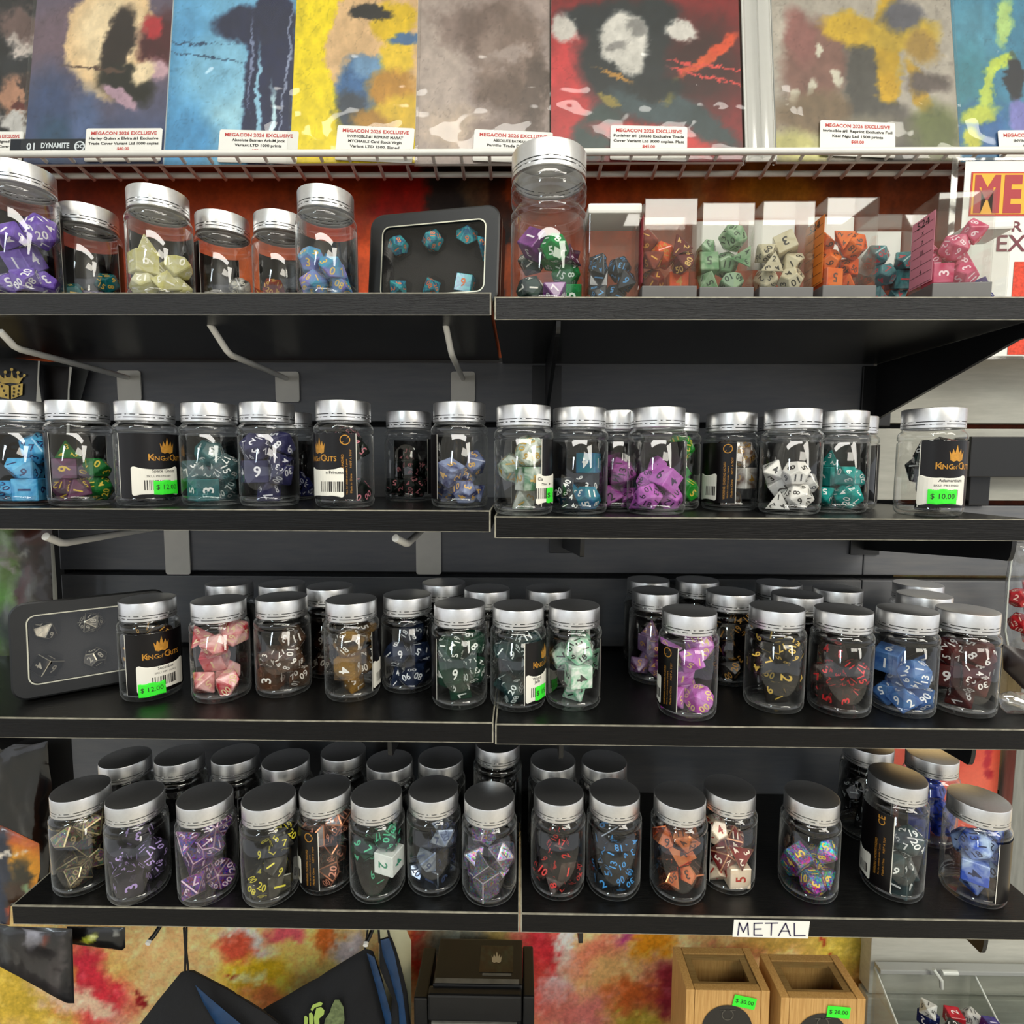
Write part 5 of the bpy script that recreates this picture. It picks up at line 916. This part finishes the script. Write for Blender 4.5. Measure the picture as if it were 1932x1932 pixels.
puffy('bag_body', [(495, 1905), (600, 1845), (680, 1795), (690, 1790), (704, 1795), (722, 1850), (740, 1932), (750, 2010), (430, 2010), (470, 1940)], Y, .03, M_CLOTH, parent=r, wide=.03, folds=.003, seed=17)
puffy('lining', [(692, 1798), (706, 1806), (726, 1870), (742, 1932), (748, 2010), (738, 2010), (728, 1935), (712, 1870)], Y-.0165, .004, M_BLUE, parent=r, step=.004, wide=.01)
Yp = Y-.0195; printed('print', [[(574, 1960), (574, 1918), (577, 1916), (581, 1920), (580, 1960)], [(584, 1960), (583, 1912), (588, 1910), (591, 1916), (591, 1960)], [(586, 1905), (590, 1896), (604, 1890), (609, 1893), (606, 1898), (594, 1901), (589, 1908)], [(596, 1960), (592, 1920), (597, 1902), (606, 1900), (612, 1906), (611, 1914), (602, 1922), (604, 1960)]], Yp, mat('lime_print', '#a4bc5c', .7), r)
printed('print', [[(606, 1960), (614, 1922), (622, 1910), (626, 1898), (632, 1886), (640, 1886), (648, 1900), (650, 1925), (640, 1960)]], Yp, mat('olive_print', '#66724a', .7, var=.4, vscale=200), r)
m = MB(); a = at_y(694, 1752, Y)-r.location; b = at_y(688, 1796, Y)-r.location; m.tube([a, b], .0012, 6); m.build('cord', M_CORD, r)
Y = .572; r = root_at('cloth_bag', 'folded blue edged cloth bag on a black cord, beside cream card', 'cloth bag', 745, 1990, Y, 'black cloth bags below the lowest shelf')
puffy('bag_body', [(716, 1772), (738, 1768), (750, 1800), (768, 1870), (775, 1932), (778, 2010), (738, 2010), (735, 1930), (740, 1880), (716, 1825)], Y, .02, M_CLOTH, parent=r, step=.004, wide=.012, seed=19)
puffy('lining', [(718, 1774), (734, 1770), (744, 1800), (760, 1875), (768, 1940), (768, 2010), (758, 2010), (752, 1900), (736, 1840), (722, 1800)], Y-.0115, .004, M_BLUE, parent=r, step=.004, wide=.01)
m = MB(); 
for xa, xb in ((714, 716), (731, 737)): m.tube([at_y(xa, 1750, Y)-r.location, at_y(xb, 1778, Y)-r.location], .0013, 6)
m.build('cord', M_CORD, r)
puffy('hang_card', [(716, 1750), (765, 1750), (776, 1776), (776, 2010), (728, 2010), (722, 1860), (714, 1810)], .622, .003, mat('cream_card', '#ddd6ae', .5, var=.05), 'cream hang card behind the blue edged cloth bag', 'card', step=.01)
# black storage box
r = root_at('storage_box', 'black plastic box with stepped lid and shiny emblem, bottom centre', 'box', 900, 2010, .57); b = r.location
def B(m, x0, y0, x1, y1, ya, yb, name, mt, top=None, bev=.0012):
    p0, p1 = at_y(x0, y1, ya)-b, at_y(x1, y0, ya)-b; return MB().bbox((p0.x, ya-b.y, p0.z), (p1.x, yb-b.y, p1.z), bev).build(name, mt, r)
M_BOXBLK = mat('satin_black_plastic', '#121213', .33, var=.15, vscale=60); M_BOXGREY = mat('ridge_grey_plastic', '#5c5b56', .35, var=.25, vscale=90)
zt = at_y(900, 1858, .565).z-b.z; xl, xr = at_y(816, 1858, .565).x-b.x, at_y(986, 1858, .565).x-b.x
mb = MB(); mb.bbox((xl, .565-b.y, zt-.05), (xr, .625-b.y, zt), .002); mb.build('lid', M_BOXBLK, r)
ztop = zt+.0004; mb = MB(); xa, xb = at_y(905, 1830, .59).x-b.x, at_y(968, 1830, .59).x-b.x; mb.box((xa, .580-b.y, ztop-.0002), (xb, .615-b.y, ztop)); wd_ = mb.build('window_panel', mat('gloss_black_panel', '#050505', .08, coat=.6), r)
mb = MB(); flat(mb, [(x*1.0+(xa+xb)/2, y+.600-b.y) for x, y in crown_poly(.012, .014)], lambda x, y: (x, y, ztop+.0003)); mb.build('emblem', mat('silver_emblem', '#b8b8b6', .25, .8), wd_)
mb = MB(); mb.box((xl+.002, .5662-b.y, ztop-.0002), (xr-.004, .5720-b.y, ztop)); mb.box((xa+.004, .576-b.y, ztop-.0002), (xb-.002, .579-b.y, ztop)); mb.build('grey_ridge', M_BOXGREY, r)  # plain lighter grey strips along the lid
mb = MB(); mb.bbox((xl-.004, .555-b.y, zt-.034), (xr-.001, .567-b.y, zt-.003), .0025); mb.build('front_flap', M_BOXBLK, r); mb = MB(); mb.bbox((xl+.0, .5535-b.y, zt-.037), (xr-.006, .5565-b.y, zt-.0338), .0006); mb.build('flap_ridge', M_BOXGREY, r)
mb = MB(); mb.bbox((xl-.020, .560-b.y, zt-.10), (xl-.005, .625-b.y, zt-.012), .002); mb.build('side_wall', M_BOXBLK, r); mb = MB(); mb.bbox((xr+.0005, .560-b.y, zt-.10), (xr+.013, .625-b.y, zt-.008), .002); mb.build('side_wall', M_BOXBLK, r)
mb = MB(); mb.bbox((xl-.008, .545-b.y, -.745-b.z), (xr+.008, .622-b.y, zt-.0512), .001); mb.build('tray', mat('grey_black_tray', '#3a3a38', .45, var=.1), r)
# bamboo boxes
M_BAM = wood('bamboo_board', '#b98a4c', '#d3a766', 26, (26, 26, 1.2), rough=.42, bump=.06); M_BAMT = wood('bamboo_edge', '#9c7844', '#b5905a', 26, (2, 26, 26), rough=.42, bump=.06); M_BAMIN = wood('bamboo_inside', '#a87c40', '#bd9252', 26, (26, 26, 1.5), rough=.5, bump=.06)
def bamboo(label, x0, x1, y0, y1, zt, rot, price):
    w, d, h = x1-x0, y1-y0, zt+.745; o = thing('bamboo_box', label, 'box', ((x0+x1)/2, (y0+y1)/2, -.745), (0, 0, rot), 'bamboo boxes below the lowest shelf'); t = .0085; H = h
    for s in (-1, 1): MB().bbox((s*w/2-(t if s > 0 else 0), -d/2, 0), (s*w/2+(t if s < 0 else 0), d/2, H), .0006).build('side_panel', M_BAM, o)
    MB().bbox((-w/2+t+.0004, -d/2, 0), (w/2-t-.0004, -d/2+.008, H-.0004), .0006).build('front_panel', M_BAM, o)
    MB().bbox((-w/2+t+.0004, d/2-.008, 0), (w/2-t-.0004, d/2, H-.0004), .0006).build('back_panel', M_BAM, o)
    MB().box((-w/2+t, -d/2+.008, H-.062), (w/2-t, d/2-.008, H-.058)).build('inner_floor', M_BAMIN, o)
    m = MB(); a, b_ = w/2-t-.0006, d/2-.0082; i = .007
    for q in (((-a, -b_, H-.004), (-a+i, b_, H-.0015)), ((a-i, -b_, H-.004), (a, b_, H-.0015)), ((-a+i, b_-i*.6, H-.004), (a-i, b_, H-.0015)), ((-a+i, -b_, H-.004), (a-i, -b_+i*.4, H-.0015))): m.box(*q)
    m.build('inner_frame', M_BAMT, o); MB().box((-a, -d/2+.0005, H-.0012), (a, d/2-.0005, H+.0002)).build('clear_lid', M_ACR, o)
    m = MB(); f = lambda x, y: (x, -d/2-.0006, y); flat(m, [(.0255*math.cos(2*math.pi*k/28), H-.041+.0255*math.sin(2*math.pi*k/28)) for k in range(28)], f); em = m.build('round_emblem', mat('charred_black_emblem', '#2b2823', .6), o)
    m = MB(); fl = plane_fn((0, -d/2-.0010, H-.026), (1, 0, 0), (0, 0, 1)); ring_poly(m, .006, .0052, fl, cx=0, cy=.0); m.add([fl(-.008, .005), fl(.008, .005), fl(.008, .0056), fl(-.008, .0056)], [(0, 1, 2, 3)]); m.build('emblem_print', mat('grey_emblem_line', '#5a564c', .6), em)
    c, s = math.cos(price[3]), math.sin(price[3]); px, pz = price[1], H-price[2]; g = MB(); flat(g, [(px+c*x-s*y, pz+s*x+c*y) for x, y in ((-.0115, -.0062), (.0115, -.0062), (.0115, .0062), (-.0115, .0062))], lambda x, y: (x, -d/2-.0012, y)); go = g.build('price_tag', M_GREEN, o)
    k = MB(); put_text(k, price[0], .0042, plane_fn((0, -d/2-.0015, 0), (1, 0, 0), (0, 0, 1)), width=.0185, rot=price[3], dx=px, dy=pz); k.build('tag_print', M_INK, go)
bamboo('bamboo box with clear lid, left of the pair, tag tilted', .172, .2565, .5255, .5765, -.530, 0, ('$ 30.00', .0165, .0115, -.2))
bamboo('bamboo box with clear lid, right of the pair, beside acrylic bin', .2655, .3500, .5205, .5715, -.532, 0, ('$ 20.00', .015, .0135, -.08))
# handwritten sign on the shelf edge
p0, p1 = at_y(1383, 1767, .4512), at_y(1527, 1737, .4512); r = thing('shelf_label', 'white handwritten METAL sign on the lowest right shelf edge', 'sign', ((p0.x+p1.x)/2, .4513, p0.z)); w, h = p1.x-p0.x, p1.z-p0.z
MB().prism([(-w/2-.0006, 0), (w/2-.0006, -.0005), (w/2+.0004, h-.0006), (-w/2+.0003, h)], lambda p, s: (p[0], -.0004*s, p[1])).build('paper', M_CARD, r)
m = MB(); st = .0011
def stroke(pts):
    for a, b in zip(pts[:-1], pts[1:]):
        a, b = Vector(a), Vector(b); n = (b-a).normalized(); q = Vector((-n.y, n.x))*st/2; e = n*st*.4
        m.add([(v.x*w-w/2, -.0007, v.y*h) for v in ()], []); A = Vector((a.x*w-w/2, a.y*h)); B_ = Vector((b.x*w-w/2, b.y*h)); n = (B_-A).normalized(); q = Vector((-n.y, n.x))*st/2; e = n*st*.35
        m.add([(v.x, -.0007, v.y) for v in (A-q-e, B_-q+e, B_+q+e, A+q-e)], [(0, 1, 2, 3)])
for s in ([(.06, .12), (.075, .84), (.13, .3), (.185, .84), (.20, .14)], [(.27, .82), (.275, .14), (.385, .14)], [(.27, .82), (.38, .84)], [(.272, .48), (.365, .5)], [(.42, .84), (.58, .86)], [(.50, .84), (.50, .14)], [(.60, .13), (.685, .86), (.755, .13)], [(.63, .40), (.735, .40)], [(.80, .86), (.81, .13), (.95, .15)]): stroke(s)
m.build('lettering', mat('violet_marker_ink', '#2a2048', .5), r)
# acrylic dice bin, lower right
pl = at_y(1656, 1832, .625); zt = pl.z; x0 = pl.x; xd = at_y(1840, 1832, .625).x; x1 = xd+(xd-x0); zb = -.745; yb_, yf_ = .630, .505; zf = zt-.085
r = thing('dice_bin', 'clear acrylic bin of loose dice at the lower right corner', 'bin', ((x0+x1)/2, .57, zb)); b = r.location; t = .0028; fz = at_y(1745, 1905, .57).z-.037
def L3(x0, y0, z0, x1, y1, z1): return (x0-b.x, y0-b.y, z0-b.z), (x1-b.x, y1-b.y, z1-b.z)
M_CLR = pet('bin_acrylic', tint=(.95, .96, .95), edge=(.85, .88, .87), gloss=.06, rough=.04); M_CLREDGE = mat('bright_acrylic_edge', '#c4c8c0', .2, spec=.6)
MB().box(*L3(x0, yb_, zb, x1, yb_+t, zt)).build('back_wall', M_CLR, r)
for x in (x0, xd, x1):
    prof = [(yb_-.001, zb+.001), (yb_-.001, zt), (yf_, zf), (yf_, zb+.001)]
    MB().prism(prof, lambda p, s: (x-b.x+(s-.5)*t, p[0]-b.y, p[1]-b.z)).build('divider', M_CLR, r)
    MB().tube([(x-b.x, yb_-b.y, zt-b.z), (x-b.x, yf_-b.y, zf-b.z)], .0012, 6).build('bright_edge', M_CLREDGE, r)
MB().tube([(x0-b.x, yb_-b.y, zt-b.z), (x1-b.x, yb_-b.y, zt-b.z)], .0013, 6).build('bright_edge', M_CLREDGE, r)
MB().box(*L3(x0+.002, yf_, zb, x1-.002, yf_+t, zf)).build('front_wall', M_CLR, r); MB().box(*L3(x0+.002, yf_+.004, fz-.004, x1-.002, yb_-.002, fz)).build('bin_floor', M_CLR, r)
h = at_y(1780, 1835, .615)-b; m = MB(); m.tube([h+Vector((-.012, 0, .004)), h+Vector((-.005, -.004, -.006)), h+Vector((-.004, -.004, -.016))], .0022, 8); m.tube([h+Vector((-.002, 0, 0)), h+Vector((.016, 0, 0))], .0030, 10); m.build('hinge', M_CLREDGE, r, smooth=True, flat_angle=.9)
MB().bbox(*L3(x0+.0, yb_-.010, zt+.0005, x1, yb_+.002, zt+.006), .001).build('lid_edge', mat('frosted_lid_edge', '#9a9c98', .3), r)
_bl = [('navy blue', (S, '#141a44', '#1c2458'), '#e8e8ee'), ('milky white', (S, '#d8d8d0', '#b8bab4'), '#4a4a4a'), ('ruby red', (C, '#b01424', '#d83040', 60, .7), '#f0e0e0'), ('indigo', (S, '#241a5c', '#3a2c80'), '#c9c4dc'), ('black', (S, '#0e0e10', '#1a1a1c'), '#e8e8e4')]
for bi, (xa, xb) in enumerate(((x0, xd), (xd, x1))):
    used = set(); hw_ = (xb-xa)/2-.006; lst = []
    for i, q in enumerate(PACK['N'][bi]):
        l = Vector(q[1:4])*1e-5; R0 = Matrix.Rotation(0, 4, 'Z'); qq = Quaternion([c/1000 for c in q[4:]]); qq.normalize(); sx = min(1, hw_/.036) if bi == 0 else min(1.0, hw_/.03)
        mw = Matrix.Translation(((xa+xb)/2+l.x*max(sx, .95), .567+l.y*1.0, fz+.0006+l.z)) @ qq.to_matrix().to_4x4() @ Matrix.Scale(1.0 if sx > .97 else .97, 4); lst.append((l.z*1.4-l.y, i, KIND[q[0]], mw))
    lst.sort(key=lambda t_: -t_[0])
    for k, (s_, i, kd, mw) in enumerate(lst):
        for c in range(5):
            n_, sp_, ik_ = _bl[(i*2+bi*2+c) % 5]
            if (n_, kd) not in used: break
        used.add((n_, kd)); lk = die_look(n_+' bin', sp_, ik_)
        if k < 6: put_die(kd, mw, lk, f'{n_} {DIE_WORD[kd]} loose die in the {("left", "right")[bi]} bay of acrylic bin', 'loose dice in the acrylic bin')
        else: LOOSE.append((kd, mw, lk))
# right edge: hanging clear bag with red dice, wrapped item, red poster strip, steel post
Y = .60; r = root_at('clear_bag', 'clear hanging bag of red dice at right edge, third row', 'bag', 1930, 1240, Y); c = at_y(1950, 1240, Y)
puffy('bag_film', [(1912, 1022), (2010, 1022), (2010, 1240), (1905, 1235), (1897, 1190), (1902, 1100)], Y, .035, pet('bag_film', edge=(.7, .7, .7), gloss=.10, rough=.08, bump=.4), parent=r, wide=.02, folds=.004, seed=23)
m = MB(); e = [at_y(x, y, Y-.006)-r.location for x, y in ((1913, 1022), (1903, 1100), (1897, 1190), (1905, 1236))]; m.tube(e, .0009, 6); m.build('film_edge', M_CLREDGE, r)
lk = die_look('scarlet bag', (C, '#8a0e14', '#c02028', 60, .8), '#e8c0b0')
for i, (kd, x, y) in enumerate((('d20', 1925, 1175), ('d12', 1922, 1128), ('d10', 1950, 1150), ('d6', 1948, 1195), ('d8', 1945, 1105))):
    p = at_y(x, y, Y-.004); put_die(kd, Matrix.Translation(p) @ Euler((i*1.1, i*.7, i*.4)).to_matrix().to_4x4() @ Matrix.Scale(1.05, 4), lk, f'scarlet {DIE_WORD[kd]} die in the clear bag at right edge', 'scarlet dice in the hanging bag')
puffy('film_bag', [(1884, 1312), (1905, 1304), (1940, 1308), (2000, 1300), (2000, 1352), (1900, 1346), (1888, 1335)], .47, .02, pet('wrap_film', edge=(.8, .8, .8), gloss=.28, rough=.08, bump=.6), 'crinkled clear wrapped packet on the third shelf, right edge', 'packet', step=.004, wide=.012, folds=.008, seed=29)
puffy('film_bag', [(1893, 1215), (2000, 1245), (2000, 1304), (1930, 1300), (1893, 1262)], .52, .02, mat('dark_maroon_pack', '#1c100e', .35, var=.3, vscale=50), 'dark maroon pack above the clear wrapped packet, right edge', 'pack', step=.006, seed=31)
def c_red(x, y): return blobs(x, y, '#d8543e', [(1790, 1430, 60, 30, 0, '#c93f30', .8), (1850, 1500, 70, 60, 0, '#e0624a', .9), (1862, 1430, 8, 22, 5, '#b01a2c', .4), (1866, 1462, 7, 10, 0, '#a8182a', .4), (1895, 1500, 8, 100, 0, '#e8702c', .8), (1720, 1480, 30, 60, 0, '#c84434', .9)], 10, .04, 6)
P = [at_y(x, y, .634) for x, y in ((1668, 1395), (1890, 1395), (1896, 1640), (1668, 1640))]
def rp(u, v): return (P[3].x+u*(P[1].x-P[3].x), np.full_like(u, .6355), P[3].z+v*(P[0].z-P[3].z))
o = grid_mesh('red_poster', rp, 60, 60, lambda u, v: c_red(*px_of(*rp(u, v))), M_COVER); base_origin(o); tag(o, 'coral red painted panel on the wall behind the royal blue jar', 'panel'); md = o.modifiers.new('thickness', 'SOLIDIFY'); md.thickness = .0012; md.offset = 1
xa, xb = at_y(1896, 1500, .628).x, at_y(1990, 1500, .628).x; o = struct(MB().bbox((xa, .618, -.50), (xb, .6365, -.215), .001), 'trim_4', mat('grey_steel_upright', '#8c8e8a', .35, .5, var=.15, vscale=30, stretch=(8, 8, 1)))

# ---------------------------------------------------------------- dice that hardly show: one mass
mats = []; vv = []; ff = []; mm = []; off = 0
def midx(m):
    if m not in mats: mats.append(m)
    return mats.index(m)
for kd, mw, (body, edge, ink) in LOOSE:
    me, mn = die_meshes(kd)
    for mesh, mlist in ((me, (body, edge)), (mn, (ink,))):
        n = len(mesh.vertices); a = np.empty(n*3); mesh.vertices.foreach_get('co', a); a = a.reshape(-1, 3); Mx = np.array(mw); a = a @ Mx[:3, :3].T+Mx[:3, 3]; vv.append(a)
        mi = [midx(q) for q in mlist]
        for p in mesh.polygons: ff.append([i+off for i in p.vertices]); mm.append(mi[min(p.material_index, len(mi)-1)])
        off += n
if ff:
    me = bpy.data.meshes.new('buried_dice'); me.from_pydata(np.concatenate(vv).tolist(), [], ff)
    for m in mats: me.materials.append(m)
    me.polygons.foreach_set('material_index', mm); o = link('buried_dice', me); o['kind'] = 'stuff'; tag(o, 'dice lying deeper in the jars and boxes, mostly covered by others', 'dice')
# lift everything from eye-centred to floor-centred heights
for o in list(COL.objects):
    if o.parent is None and o.type in ('MESH', 'EMPTY'): o.location.z += OZ
